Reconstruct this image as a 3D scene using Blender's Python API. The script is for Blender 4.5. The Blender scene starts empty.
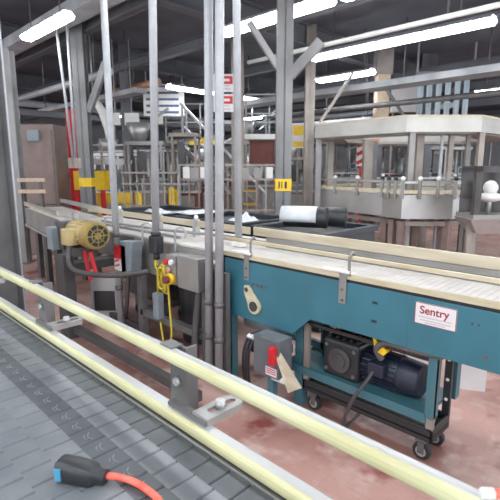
import bpy, bmesh, math, random
from mathutils import Vector, Matrix
random.seed(7)
SC = bpy.context.scene
COL = SC.collection
V = Vector
PI = math.pi

# ------------------------------------------------------------------ camera frame (used to survey the place)
FPX = 450.0; PITCH = math.atan(82/450.0); YAW = math.radians(45.2); EYE = 1.6
FH = V((-math.cos(YAW), math.sin(YAW), 0)); RT = V((math.sin(YAW), math.cos(YAW), 0))
FW = FH*math.cos(PITCH) - V((0,0,1))*math.sin(PITCH)
UP = FH*math.sin(PITCH) + V((0,0,1))*math.cos(PITCH)
CAM = V((0,0,EYE))

def at(x, y, **k):
    """survey: photo pixel -> point on plane X/Y/Z = value, or at forward distance D"""
    d = FW + RT*((x-250)/FPX) - UP*((y-250)/FPX)
    (a, v), = k.items()
    if a == 'D':
        return CAM + d*(v/d.dot(FH))
    i = 'XYZ'.index(a)
    return CAM + d*((v-CAM[i])/d[i])

# ------------------------------------------------------------------ materials
def lin(c):
    return tuple(((v/255)/12.92 if v/255 <= .04045 else ((v/255+.055)/1.055)**2.4) for v in c) + (1,)

def mat(name, c, rough=.5, metal=0., c2=None, scale=6., amt=.5, bump=0., stretch=(1,1,1), spec=.5, detail=5, lo=.35, hi=.68):
    m = bpy.data.materials.new(name); m.use_nodes = True
    nt = m.node_tree; N = nt.nodes; L = nt.links
    b = N['Principled BSDF']
    b.inputs['Roughness'].default_value = rough
    b.inputs['Metallic'].default_value = metal
    b.inputs['Specular IOR Level'].default_value = spec
    if c2 is None: c2 = tuple(v*.82 for v in c)
    tc = N.new('ShaderNodeTexCoord'); mp = N.new('ShaderNodeMapping')
    mp.inputs['Scale'].default_value = stretch
    L.new(tc.outputs['Object'], mp.inputs['Vector'])
    nz = N.new('ShaderNodeTexNoise'); nz.inputs['Scale'].default_value = scale; nz.inputs['Detail'].default_value = detail
    L.new(mp.outputs[0], nz.inputs['Vector'])
    rp = N.new('ShaderNodeMapRange'); rp.inputs[1].default_value = lo; rp.inputs[2].default_value = hi
    rp.inputs[3].default_value = 0; rp.inputs[4].default_value = amt
    L.new(nz.outputs[0], rp.inputs[0])
    mx = N.new('ShaderNodeMix'); mx.data_type = 'RGBA'
    mx.inputs[6].default_value = lin(c); mx.inputs[7].default_value = lin(c2)
    L.new(rp.outputs[0], mx.inputs[0]); L.new(mx.outputs[2], b.inputs['Base Color'])
    if bump:
        bp = N.new('ShaderNodeBump'); bp.inputs['Strength'].default_value = bump; bp.inputs['Distance'].default_value = .01
        L.new(nz.outputs[0], bp.inputs['Height']); L.new(bp.outputs[0], b.inputs['Normal'])
    return m

def emit(name, c, s):
    m = bpy.data.materials.new(name); m.use_nodes = True
    nt = m.node_tree; b = nt.nodes['Principled BSDF']
    b.inputs['Base Color'].default_value = lin((235,235,235))
    b.inputs['Emission Color'].default_value = lin(c); b.inputs['Emission Strength'].default_value = s
    tc = nt.nodes.new('ShaderNodeTexCoord'); nz = nt.nodes.new('ShaderNodeTexNoise'); nz.inputs['Scale'].default_value = 4
    nt.links.new(tc.outputs['Object'], nz.inputs['Vector'])
    mr = nt.nodes.new('ShaderNodeMapRange'); mr.inputs[3].default_value = .4; mr.inputs[4].default_value = .5
    nt.links.new(nz.outputs[0], mr.inputs[0]); nt.links.new(mr.outputs[0], b.inputs['Roughness'])
    return m

M = dict(
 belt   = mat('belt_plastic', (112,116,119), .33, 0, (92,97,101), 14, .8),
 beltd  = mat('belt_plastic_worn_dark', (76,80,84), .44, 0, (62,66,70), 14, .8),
 beltu  = mat('belt_underlayer', (30,32,35), .6),
 beltm  = mat('belt_mark_pale', (122,126,129), .4),
 cream  = mat('cream_wear_plastic', (196,195,156), .45, 0, (172,167,122), 9, .9, stretch=(.6,4,4)),
 cream2 = mat('aged_cream_plastic', (206,199,174), .5, 0, (182,168,132), 8, .8, stretch=(.5,3,3)),
 board  = mat('beige_guide_board', (196,186,164), .55, 0, (166,152,126), 7, .8, stretch=(.4,3,3)),
 steel  = mat('brushed_stainless', (184,185,184), .36, .55, (160,160,157), 3, .7),
 steelw = mat('worn_stainless', (152,151,148), .45, .4, (124,121,116), 3, .7),
 dsteel = mat('dull_dark_steel', (112,111,111), .5, .25, (86,83,81), 5, .7),
 fsteel = mat('dark_frame_steel', (84,82,82), .55, .2, (62,59,58), 5, .7),
 galv   = mat('galvanised_pipe', (172,175,178), .45, .15, (150,153,156), 12, .6),
 colm   = mat('grey_painted_column', (128,128,128), .5, .15, (96,96,97), 3, .7),
 colm2  = mat('pale_painted_column', (150,150,150), .5, .15, (122,121,120), 3, .7),
 teal   = mat('teal_enamel', (58,116,132), .38, 0, (50,102,116), 3, .8, spec=.5),
 teald  = mat('worn_teal_enamel', (60,110,122), .42, 0, (84,112,116), 9, .6),
 chain  = mat('white_conveyor_chain', (204,200,194), .42, 0, (176,170,163), 8, .7),
 white  = mat('white_plastic', (232,232,228), .4, 0, (206,206,200), 5, .5),
 paper  = mat('white_card', (222,220,220), .7, 0, (204,200,200), 4, .5),
 black  = mat('black_plastic', (44,46,49), .42, 0, (32,34,37), 6, .6),
 bin    = mat('black_bin_plastic', (44,50,58), .4, 0, (32,36,42), 5, .7),
 rubber = mat('dark_rubber', (38,38,38), .7),
 film   = mat('white_film', (206,210,212), .3, 0, (180,184,190), 7, .5),
 red    = mat('red_paint', (206,38,46), .45, 0, (170,26,34), 5, .6),
 redo   = mat('orange_red_cord_jacket', (222,78,62), .5, 0, (238,150,130), 30, .6),
 yellow = mat('yellow_paint', (232,192,32), .45, 0, (204,160,20), 5, .6),
 ycord  = mat('yellow_cable', (206,186,62), .5),
 motory = mat('cream_yellow_motor_enamel', (190,172,124), .5, 0, (146,126,82), 9, .8),
 motoro = mat('ochre_fan_cover', (160,138,76), .45, 0, (116,98,50), 9, .8),
 motorb = mat('navy_motor_enamel', (36,44,62), .42, 0, (24,28,40), 9, .7),
 boxg   = mat('grey_enclosure_enamel', (136,146,152), .45, .1, (112,120,126), 6, .6),
 boxd   = mat('dark_grey_enclosure', (104,110,114), .5, .1, (80,84,88), 6, .6),
 floor  = None,
 deck   = mat('dark_ceiling_deck', (104,106,116), .8, 0, (82,84,92), 1.2, .8),
 beam   = mat('grey_ceiling_steel', (112,114,120), .6, .1, (90,92,98), 2, .7),
 beaml  = mat('pale_ceiling_steel', (182,184,188), .6, .1, (124,126,130), 2, .7),
 wall   = mat('grey_wall_paint', (176,178,182), .7, 0, (150,152,156), .8, .8),
 brown  = mat('brown_cabinet_enamel', (138,120,114), .5, .1, (112,96,90), 4, .7),
 brick  = mat('rust_red_panel', (120,66,56), .6, 0, (96,50,44), 5, .7),
 taupe  = mat('taupe_machine_enamel', (156,148,140), .5, .1, (126,117,110), 4, .7),
 wood   = mat('pale_wood', (200,182,160), .6, 0, (176,150,122), 8, .8, stretch=(.6,4,4)),
 copper = mat('copper_pipe', (206,160,136), .4, .3, (176,126,100), 6, .6),
 glassd = mat('smoky_panel', (62,60,60), .25, 0, (44,42,42), 4, .7),
 strip  = mat('pale_blue_strip_curtain', (196,212,220), .35, 0, (140,160,172), 3, .7, stretch=(4,4,.5)),
 blue   = mat('blue_label', (74,150,186), .5),
 dblue  = mat('navy_blue_slat', (84,96,132), .6),
 redtx  = mat('dark_red_print', (158,42,58), .6),
 greytx = mat('grey_print', (196,192,196), .6),
 pink   = mat('salmon_carton', (196,150,138), .7, 0, (170,122,112), 4, .6),
 lamp   = emit('fluorescent_tube_glow', (246,250,255), 16),
 lampf  = emit('fluorescent_far_glow', (246,250,255), 20),
)

def floor_mat():
    m = bpy.data.materials.new('worn_red_floor'); m.use_nodes = True
    nt = m.node_tree; N = nt.nodes; L = nt.links; b = N['Principled BSDF']
    tc = N.new('ShaderNodeTexCoord')
    def noise(s, d=6, st=None):
        n = N.new('ShaderNodeTexNoise'); n.inputs['Scale'].default_value = s; n.inputs['Detail'].default_value = d
        L.new(tc.outputs['Object'], n.inputs['Vector']); return n
    def ramp(src, lo, hi):
        r = N.new('ShaderNodeMapRange'); r.inputs[1].default_value = lo; r.inputs[2].default_value = hi
        L.new(src, r.inputs[0]); return r.outputs[0]
    def mix(fac, a, c, mode='MIX'):
        x = N.new('ShaderNodeMix'); x.data_type = 'RGBA'; x.blend_type = mode
        L.new(fac, x.inputs[0])
        for sock, val in ((6, a), (7, c)):
            if isinstance(val, tuple): x.inputs[sock].default_value = lin(val)
            else: L.new(val, x.inputs[sock])
        return x.outputs[2]
    n1 = noise(1.3); n2 = noise(5.5, 9); n3 = noise(.5); n4 = noise(2.4, 6); n5 = noise(3.1, 8)
    c = mix(ramp(n1.outputs[0], .38, .62), (186,146,136), (154,108,99))
    c = mix(ramp(n3.outputs[0], .48, .64), c, (198,166,156))
    c = mix(ramp(n2.outputs[0], .50, .68), c, (196,168,158))
    c = mix(ramp(n4.outputs[0], .60, .68), c, (128,64,58))
    c = mix(ramp(n5.outputs[0], .64, .74), c, (112,82,76))
    br = N.new('ShaderNodeTexBrick'); br.inputs['Scale'].default_value = 1
    br.inputs['Brick Width'].default_value = .2; br.inputs['Row Height'].default_value = .1; br.inputs['Mortar Size'].default_value = .003
    L.new(tc.outputs['Object'], br.inputs['Vector'])
    sc = N.new('ShaderNodeMath'); sc.operation = 'MULTIPLY'; sc.inputs[1].default_value = .18; L.new(br.outputs['Fac'], sc.inputs[0])
    c = mix(sc.outputs[0], c, (130,104,98))
    L.new(c, b.inputs['Base Color'])
    rr = N.new('ShaderNodeMapRange'); rr.inputs[3].default_value = .28; rr.inputs[4].default_value = .55
    L.new(n2.outputs[0], rr.inputs[0]); L.new(rr.outputs[0], b.inputs['Roughness'])
    return m
M['floor'] = floor_mat()

# ------------------------------------------------------------------ mesh builder
class MB:
    def __init__(s): s.bm = bmesh.new()
    def box(s, x0, x1, y0, y1, z0, z1):
        vs = [s.bm.verts.new((x, y, z)) for z in (z0, z1) for y in (y0, y1) for x in (x0, x1)]
        for f in ((0,2,3,1), (4,5,7,6), (0,1,5,4), (2,6,7,3), (0,4,6,2), (1,3,7,5)):
            s.bm.faces.new([vs[i] for i in f])
        return s
    def obox(s, c, h, rot=None):
        c = V(c); rot = rot or Matrix.Identity(3)
        vs = [s.bm.verts.new(c + rot @ V((x*h[0], y*h[1], z*h[2]))) for z in (-1, 1) for y in (-1, 1) for x in (-1, 1)]
        for f in ((0,2,3,1), (4,5,7,6), (0,1,5,4), (2,6,7,3), (0,4,6,2), (1,3,7,5)):
            s.bm.faces.new([vs[i] for i in f])
        return s
    def bar(s, p0, p1, w, h=None, up=(0,0,1)):
        p0, p1 = V(p0), V(p1); h = h or w
        d = (p1-p0); l = d.length; d.normalize()
        u = V(up)
        if abs(d.dot(u)) > .98: u = V((0,1,0))
        a = d.cross(u).normalized(); c = a.cross(d)
        return s.obox((p0+p1)/2, (l/2, w/2, h/2), Matrix((d, a, c)).transposed())
    def cyl(s, p0, p1, r0, r1=None, n=16):
        r1 = r0 if r1 is None else r1
        p0, p1 = V(p0), V(p1); d = (p1-p0).normalized()
        a = d.cross(V((0,0,1)) if abs(d.z) < .9 else V((1,0,0))).normalized(); b = d.cross(a)
        R = []
        for p, r in ((p0, r0), (p1, r1)):
            R.append([s.bm.verts.new(p + (a*math.cos(t) + b*math.sin(t))*r) for t in (2*PI*i/n for i in range(n))])
        for i in range(n):
            f = s.bm.faces.new((R[0][i], R[0][(i+1)%n], R[1][(i+1)%n], R[1][i])); f.smooth = True
        s.bm.faces.new(R[0][::-1]); s.bm.faces.new(R[1])
        return s
    def tube(s, pts, r, n=8, close=False):
        pts = [V(p) for p in pts]; rings = []; prev = None
        for i, p in enumerate(pts):
            d = (pts[min(i+1, len(pts)-1)] - pts[max(i-1, 0)]).normalized()
            if prev is None: a = d.cross(V((0,0,1)) if abs(d.z) < .9 else V((1,0,0))).normalized()
            else:
                a = prev - d*prev.dot(d); a.normalize()
            prev = a; b = d.cross(a)
            rr = r[i] if isinstance(r, (list, tuple)) else r
            rings.append([s.bm.verts.new(p + (a*math.cos(t) + b*math.sin(t))*rr) for t in (2*PI*k/n for k in range(n))])
        for A, B in zip(rings, rings[1:]):
            for k in range(n):
                f = s.bm.faces.new((A[k], A[(k+1)%n], B[(k+1)%n], B[k])); f.smooth = True
        s.bm.faces.new(rings[0][::-1]); s.bm.faces.new(rings[-1])
        return s
    def prism(s, poly, axis, a0, a1):
        def P(u, v, a):
            return {'X': (a, u, v), 'Y': (u, a, v), 'Z': (u, v, a)}[axis]
        A = [s.bm.verts.new(P(u, v, a0)) for u, v in poly]; B = [s.bm.verts.new(P(u, v, a1)) for u, v in poly]
        n = len(poly)
        for i in range(n): s.bm.faces.new((A[i], A[(i+1)%n], B[(i+1)%n], B[i]))
        s.bm.faces.new(A[::-1]); s.bm.faces.new(B)
        return s
    def ring(s, outer, inner, z0, z1):
        """vertical walled band between two closed plan outlines"""
        n = len(outer); q = []
        for pl, z in ((outer, z0), (outer, z1), (inner, z1), (inner, z0)):
            q.append([s.bm.verts.new((p[0], p[1], z)) for p in pl])
        for k in range(4):
            A, B = q[k], q[(k+1) % 4]
            for i in range(n): s.bm.faces.new((A[i], A[(i+1)%n], B[(i+1)%n], B[i]))
        return s
    def ball(s, c, r, n=10, sz=(1,1,1)):
        r_ = bmesh.ops.create_uvsphere(s.bm, u_segments=n*2, v_segments=n, radius=1)
        for v in r_['verts']: v.co = V((v.co.x*r*sz[0], v.co.y*r*sz[1], v.co.z*r*sz[2])) + V(c)
        for f in {f for v in r_['verts'] for f in v.link_faces}: f.smooth = True
        return s
    def build(s, name, m, parent=None, bev=0, seg=2, org=None):
        bmesh.ops.recalc_face_normals(s.bm, faces=s.bm.faces)
        if parent is None:
            if org is None:
                xs = [v.co.x for v in s.bm.verts]; ys = [v.co.y for v in s.bm.verts]; zs = [v.co.z for v in s.bm.verts]
                org = V(((min(xs)+max(xs))/2, (min(ys)+max(ys))/2, min(zs)))
        else: org = BASE[parent.name]
        bmesh.ops.translate(s.bm, verts=s.bm.verts, vec=-V(org))
        me = bpy.data.meshes.new(name); s.bm.to_mesh(me); s.bm.free(); me.materials.append(m)
        o = bpy.data.objects.new(name, me); COL.objects.link(o); BASE[o.name] = V(org)
        if parent is None: o.location = org
        else: o.parent = parent
        if bev:
            b = o.modifiers.new('bevel', 'BEVEL'); b.width = bev; b.segments = seg; b.limit_method = 'ANGLE'; b.angle_limit = math.radians(40)
        return o
BASE = {}
def tag(o, label, cat, group=None, kind=None):
    if label: o['label'] = label
    if cat: o['category'] = cat
    if group: o['group'] = group
    if kind: o['kind'] = kind
    return o
def thing(name, label, cat, loc, group=None):
    o = bpy.data.objects.new(name, None); COL.objects.link(o); o.location = loc; o.empty_display_size = .1
    BASE[o.name] = V(loc)
    return tag(o, label, cat, group)
def copy_thing(src, off, label, group=None):
    r = src.copy(); COL.objects.link(r); r.location = V(src.location) + V(off); r['label'] = label
    if group: r['group'] = group
    for ch in list(src.children):
        c = ch.copy(); COL.objects.link(c); c.parent = r
        for g in list(ch.children):
            d = g.copy(); COL.objects.link(d); d.parent = c
    return r
def struct(name, mb, m, label=None):
    o = mb.build(name, m); o['kind'] = 'structure'
    return o
def smooth_path(pts, k=6):
    pts = [V(p) for p in pts]; out = []
    for i in range(len(pts)-1):
        p0 = pts[max(i-1, 0)]; p1 = pts[i]; p2 = pts[i+1]; p3 = pts[min(i+2, len(pts)-1)]
        for j in range(k):
            t = j/k
            out.append(.5*((2*p1) + (p2-p0)*t + (2*p0-5*p1+4*p2-p3)*t*t + (3*p1-p0-3*p2+p3)*t**3))
    out.append(pts[-1]); return out

# ================================================================== SETTING
CEIL = 4.5
struct('floor', MB().box(-26, 6, -6, 26, -.1, 0), M['floor'])
struct('ceiling', MB().box(-26, 6, -6, 26, CEIL, CEIL+.1), M['deck'])
struct('wall_left', MB().box(-26.2, -26, -6, 26, 0, CEIL), M['wall'])
struct('wall_far', MB().box(-26, 6, 26, 26.2, 0, CEIL), M['wall'])
# ceiling steel: main beams across (along Y), purlins along X
def ibeam(mb, p0, p1, w, h, t=.02):
    p0, p1 = V(p0), V(p1)
    for dz, ww, hh in ((h/2-t/2, w, t), (-h/2+t/2, w, t), (0, t, h)):
        mb.bar(p0+V((0,0,dz)), p1+V((0,0,dz)), ww, hh)
    return mb
k = 1
for X in (-21, -15.5, -10.5, -6.2, -1.5):
    struct('trim_%d' % k, ibeam(MB(), (X, -6, CEIL-.22), (X, 26, CEIL-.22), .25, .42), M['beam']); k += 1
for Y in (1.2, 3.9, 5.9, 8.4, 11.6, 14.5, 18, 22):
    struct('trim_%d' % k, ibeam(MB(), (-26, Y, CEIL-.52), (6, Y, CEIL-.52), .16, .2), M['beam']); k += 1

# ================================================================== LAMPS
def lamp(x0, x1, Y, z, label, glow='lamp', group='fluorescent strip lights', along='X', w=.16):
    c = ((x0+x1)/2, Y, z) if along == 'X' else (Y, (x0+x1)/2, z)
    t = thing('strip_light', label, 'light', c, group)
    def bx(mb, a0, a1, b0, b1, c0, c1):
        return mb.box(a0, a1, b0, b1, c0, c1) if along == 'X' else mb.box(b0, b1, a0, a1, c0, c1)
    hb = MB()
    prof = [(-w, .0), (-w*.5, .07), (w*.5, .07), (w, .0), (w*.9, .0), (w*.45, .055), (-w*.45, .055), (-w*.9, .0)]
    hb.prism([(Y+a, z+b) for a, b in prof], 'X', x0, x1) if along == 'X' else hb.prism([(Y+a, z+b) for a, b in prof], 'Y', x0, x1)
    hb.build('housing', M['beaml'], t)
    tb = MB()
    lens = [(-w*.92, .012), (-w*.8, -.035), (-w*.5, -.055), (w*.5, -.055), (w*.8, -.035), (w*.92, .012)]
    tb.prism([(Y+a, z+b) for a, b in lens], 'X' if along == 'X' else 'Y', x0+.02, x1-.02)
    tb.build('diffuser', M[glow], t)
    for q in (.15, .85):
        xx = x0+(x1-x0)*q
        p = V((xx, Y, z+.07)) if along == 'X' else V((Y, xx, z+.07))
        MB().cyl(p, (p.x, p.y, CEIL), .008, n=6).build('hanger_rod', M['dsteel'], t)
    return t
ZL = 3.6
lamp(-5.4, -2.3, 7.07, ZL, 'long double fluorescent strip light above the round steel accumulation table')
lamp(-5.4, -3.45, 4.85, ZL, 'fluorescent strip light just left of the wide central column, at picture top')
lamp(-3.3, -1.5, 4.85, ZL, 'fluorescent strip light just right of the wide central column, at picture top')
lamp(-7.75, -6.25, 2.86, ZL, 'bright fluorescent strip light at top left above the steel cabinet', w=.115)
lamp(-11.2, -9.6, 2.3, ZL, 'partly hidden fluorescent strip light next to the big left column')
lamp(6.9, 8.4, -9.7, ZL, 'fluorescent strip light hung over the stairs behind the paired pipes', 'lampf', along='Y')
lamp(9.3, 11.0, -9.7, ZL, 'fluorescent strip light between the grey duct and the wide central column', 'lampf', along='Y')
lamp(-6.6, -5.2, 8.9, ZL, 'short fluorescent light seen under the long one, right of central column', 'lampf')
lamp(-8.1, -6.2, 10.3, ZL, 'far dim fluorescent strip just right of the wide central column', 'lampf')
lamp(-2.0, .4, 7.4, ZL, 'fluorescent strip light cut off by the right picture edge')
lamp(-4.6, -1.6, 13.2, ZL, 'far fluorescent strip behind the upper cable tray at right', 'lampf')
lamp(-18, -16, 4.1, ZL, 'tiny distant fluorescent light above the steel cabinet', 'lampf')
lamp(-18, -16, 9.5, ZL, 'distant fluorescent light above the striped white louvre panel', 'lampf')
lamp(-14.2, -12.6, 13.5, ZL, 'distant fluorescent light left of central column near the far wall', 'lampf')
# unseen lamp rows added overhead and behind the viewer to light the teal panels
for (x0, x1, y) in ((-4.4, -2.0, 2.3), (-1.4, 1.0, 2.3), (-4.4, -2.0, -.6), (-1.4, 1.0, -.6), (-1.4, 1.2, -3.2), (-4.4, -2., -3.2), (1.8, 4.2, 2.3), (1.8, 4.2, -.6), (1.8, 4.2, 5)):
    lamp(x0, x1, y, 3.7, 'unseen strip light added overhead to light the belt and teal conveyor', group='added overhead lights above the belt')

# ================================================================== FOREGROUND BELT CONVEYOR
bc = thing('belt_conveyor', 'foreground conveyor with wide grey plastic modular belt and cream guide rails', 'conveyor', (-2.2, -.1, 0))
BZ = 1.05; X0, X1, Y0, Y1 = -7.0, .9, -.75, .505
MB().box(X0, X1, Y0, Y1, BZ-.03, BZ-.006).build('belt_core', M['beltu'], bc)
pit = .0533; bw = .0555
mbs = {'belt': MB(), 'beltd': MB(), 'belte': MB()}
ny = int((Y1-Y0)/bw)+1
rows = int((X1-X0)/pit)
for j in range(ny):
    ya = Y1-(j+1)*bw; yb = Y1-j*bw
    yc = (ya+yb)/2
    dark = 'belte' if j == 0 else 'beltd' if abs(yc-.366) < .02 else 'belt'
    sh = .27*(j % 2)*pit
    mb = mbs[dark]; bm = mb.bm
    for i in range(rows):
        xa = X0+i*pit+sh; xb = xa+pit
        g = .0010; c = .0022; gy = 0
        lo = [bm.verts.new((x, y, BZ-.008)) for x, y in ((xa+g, ya+gy), (xb-g, ya+gy), (xb-g, yb-gy), (xa+g, yb-gy))]
        mi = [bm.verts.new((x, y, BZ-.0022)) for x, y in ((xa+g, ya+gy), (xb-g, ya+gy), (xb-g, yb-gy), (xa+g, yb-gy))]
        hi = [bm.verts.new((x, y, BZ)) for x, y in ((xa+g+c, ya+gy), (xb-g-c, ya+gy), (xb-g-c, yb-gy), (xa+g+c, yb-gy))]
        for A, B in ((lo, mi), (mi, hi)):
            for q in range(4): bm.faces.new((A[q], A[(q+1)%4], B[(q+1)%4], B[q]))
        bm.faces.new(hi)
mbs['belt'].build('belt', M['belt'], bc)
mbs['beltd'].build('dark_belt_strip', M['beltd'], bc)
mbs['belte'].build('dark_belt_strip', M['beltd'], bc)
mk = MB()
for i in range(rows):
    xc = X0+i*pit+.6*pit; 
    mk.tube([(xc-.014, .375, BZ+.0002), (xc-.006, .367, BZ+.0006), (xc+.006, .365, BZ+.0006), (xc+.014, .370, BZ+.0002)], .0013, 5)
    mk.tube([(xc-.010, .363, BZ+.0002), (xc+.0, .358, BZ+.0005), (xc+.010, .360, BZ+.0002)], .0010, 5)
o = mk.build('moulded_mark', M['beltm'], bc); o['kind'] = 'stuff'
MB().box(X0, X1, .5065, .5095, BZ-.05, BZ+.002).build('edge_strip', M['steel'], bc)
MB().box(X0, X1, .510, .540, .82, BZ-.0005).build('side_frame', M['dsteel'], bc)
MB().box(X0, X1, -.80, -.755, .82, BZ+.02).build('side_frame', M['dsteel'], bc)
def grail(z0, z1, ym, zm):
    y = .511
    o = MB().box(X0, X1, y+.0105, ym, z0+.003, zm).build('guide_rail', M['steel'], bc, bev=.002)
    h = z1-z0
    pf = [(y+.010, z0), (y+.003, z0+.001), (y, z0+h*.22), (y-.001, z0+h*.5), (y, z0+h*.78), (y+.003, z1-.001), (y+.010, z1)]
    MB().prism(pf, 'X', X0, X1).build('wear_strip', M['cream'], o)
grail(1.055, 1.081, .546, 1.079); grail(1.194, 1.2185, .535, 1.2205)
for X in (-.765, -1.545, -2.34, -3.13, .03):
    pl = MB()
    pl.box(X-.032, X+.022, .548, .553, 1.02, 1.2205)
    pl.box(X+.022, X+.028, .548, .578, 1.02, 1.2205)
    pl.box(X-.030, X+.010, .522, .553, 1.2205, 1.2245)
    p = pl.build('rail_bracket', M['dsteel'], bc)
    b = MB(); b.cyl((X-.004, .548, 1.135), (X-.004, .539, 1.135), .0125, .009, 12); b.build('bolt', M['steel'], p)
    # slotted outrigger plate
    sl = MB(); x0, x1 = X+.062, X+.112
    n = 8
    out = [(x0, .535), (x1, .535)] + [((x0+x1)/2 + (x1-x0)/2*math.cos(a), .625+(x1-x0)/2*math.sin(a)) for a in (PI*i/n for i in range(n+1))]
    xm = (x0+x1)/2; hw = .0085
    inn = [(xm-hw, .56), (xm+hw, .56)] + [(xm+hw*math.cos(a), .625+hw*math.sin(a)) for a in (PI*i/n for i in range(n+1))]
    sl.ring(out, inn, 1.088, 1.094)
    sl.box(x1-.006, x1, .535, .635, 1.078, 1.088)
    s_ = sl.build('slotted_bracket', M['steelw'], bc)
    MB().cyl((xm, .592, 1.089), (xm, .592, 1.108), .0125, .010, 12).build('bolt', M['steel'], s_)
    MB().box(X-.02, X+.11, .53, .55, .86, 1.088).build('bracket_post', M['dsteel'], bc)
for X in (-6.3, -4.2, -.2, .7):
    MB().box(X-.03, X+.03, .46, .52, 0, .85).build('leg', M['fsteel'], bc)
    MB().box(X-.03, X+.03, -.78, -.72, 0, .85).build('leg', M['fsteel'], bc)

# ---------------- extension cord
ec = thing('extension_cord', 'orange-red extension cord with black connector lying on grey belt', 'cord', at(88, 480, Z=BZ))
pa = at(60, 467, Z=BZ+.019); pb = at(106, 476, Z=BZ+.015)
d = (pb-pa); d.z = 0; d.normalize(); sd = V((-d.y, d.x, 0))
def ringpath(c, prof, d, sd):
    return c
cb = MB(); pts = []; 
L = (pb-pa).length
secs = [(0, .018, .0175), (.006, .0205, .0195), (.040, .0215, .0195), (.070, .020, .018), (.077, .016, .0145), (.080, .0125, .012), (.098, .0115, .011)]
rings = []
z0 = BZ+.0195
for s_, a_, b_ in secs:
    s_ = s_/.098*L; zc = z0 - (s_/L)*.008
    rings.append([cb.bm.verts.new(pa.xy.to_3d() + V((0,0,zc)) + d*s_ + sd*(math.copysign(abs(math.cos(t))**.55, math.cos(t))*a_) + V((0,0,1))*(math.copysign(abs(math.sin(t))**.55, math.sin(t))*b_)) for t in (2*PI*q/20 for q in range(20))])
for A, B in zip(rings, rings[1:]):
    for q in range(20):
        f = cb.bm.faces.new((A[q], A[(q+1)%20], B[(q+1)%20], B[q])); f.smooth = True
cb.bm.faces.new(rings[0][::-1]); cb.bm.faces.new(rings[-1])
con = cb.build('connector', M['black'], ec, bev=.0015)
tg = MB().obox(V((pa.x, pa.y, z0+.0)) + d*.010 - sd*.0195, (.006, .0035, .011), Matrix((d, sd, V((0,0,1)))).transposed())
tg.build('blue_label', M['blue'], con)
for q in range(4):
    s_ = L*(.85+.038*q)
    MB().cyl(V((pa.x, pa.y, z0-.0062)) + d*s_, V((pa.x, pa.y, z0-.0065)) + d*(s_+.003), .0135, n=14).build('strain_ring', M['black'], con)
cp = [at(104, 475.5, Z=BZ+.012), at(118, 477, Z=BZ+.010), at(132, 481, Z=BZ+.0075), at(146, 489, Z=BZ+.006), at(160, 502, Z=BZ+.006), at(172, 530, Z=BZ+.006), at(176, 570, Z=BZ+.006), at(165, 640, Z=BZ+.006)]
MB().tube(smooth_path(cp, 8), .0062, 10).build('cord', M['redo'], ec)
# red cord tail on the guide rail at the right
t = thing('red_hose', 'short red hose end lying over the guide rail at lower right corner', 'hose', (-.115, .535, 1.224))
hp = [(-.127, .522, 1.231), (-.10, .545, 1.231), (-.06, .56, 1.228), (-.02, .60, 1.2), (.02, .66, 1.12), (.08, .70, 1.0), (.12, .72, .86)]
MB().tube(smooth_path(hp, 6), .0055, 10).build('hose', M['redo'], t)
MB().tube([(-.135, .515, 1.2308), (-.125, .524, 1.2308)], .0066, 8).build('white_tip', M['white'], t)

# ================================================================== TEAL CONVEYOR
TY = 2.2
tc_ = thing('conveyor', 'teal steel conveyor with white chain, cream wear strips and white Sentry plate', 'conveyor', (-1.2, 2.4, 0))
XR = 1.2
prof = [(-2.45, .945), (XR, .945), (XR, .655), (-1.65, .655), (-1.79, .522), (-2.45, .522)]
MB().prism(prof, 'Y', TY, TY+.012).build('side_panel', M['teal'], tc_, bev=.003)
MB().prism(prof, 'Y', TY+.42, TY+.432).build('side_panel', M['teal'], tc_, bev=.003)
MB().box(-2.45, -2.44, TY+.012, TY+.42, .522, .945).build('end_plate', M['teal'], tc_)
MB().box(-2.44, XR, TY+.012, TY+.42, .70, .712).build('belly_pan', M['teald'], tc_)
MB().box(-2.42, XR, TY+.013, TY+.419, .90, .962).build('chain_bed', M['black'], tc_)
MB().box(-2.5, XR, TY+.001, TY+.022, .962, .996).build('wear_strip', M['cream2'], tc_, bev=.004)
ch = MB(); x = -2.5
while x < XR:
    ch.box(x+.001, x+.0365, TY+.026, TY+.40, .962, .978); x += .038
ch.build('chain', M['chain'], tc_)
g = MB().box(-2.55, XR, TY+.002, TY+.014, 1.080, 1.106).build('guide_rail', M['cream2'], tc_, bev=.004)
MB().box(-2.55, XR, TY+.015, TY+.024, 1.076, 1.110).build('rail_backing', M['dsteel'], g)
MB().box(-2.55, XR, TY+.405, TY+.425, 1.06, 1.128).build('guide_board', M['board'], tc_, bev=.004)
MB().box(-2.4, XR, TY+.40, TY+.42, .98, 1.058).build('rear_fence', M['steelw'], tc_)
for X in (-2.215, -1.415, -.30, .5):
    b = MB()
    b.box(X-.024, X+.024, TY-.008, TY-.001, .815, 1.0)
    b.box(X+.030, X+.046, TY-.006, TY+.0, .985, 1.10)
    b.box(X-.024, X+.046, TY-.007, TY-.001, .985, 1.0)
    b.tube(smooth_path([(X+.04, TY-.004, 1.09), (X+.045, TY+.0, 1.118), (X+.045, TY+.02, 1.124), (X+.045, TY+.035, 1.108)], 4), .008, 6)
    br = b.build('rail_bracket', M['steelw'], tc_)
    cpz = MB(); cpz.box(X-.14, X+.045, TY-.02, TY+.02, .999, 1.015); cpz.ball((X-.02, TY-.012, 1.012), .018, 8, (1.6, .8, .7))
    cpz.build('clamp_block', M['white'], br, bev=.004)
    for z in (.835, .90):
        MB().cyl((X, TY-.008, z), (X, TY-.016, z), .008, n=8).build('bolt', M['dsteel'], br)
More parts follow.
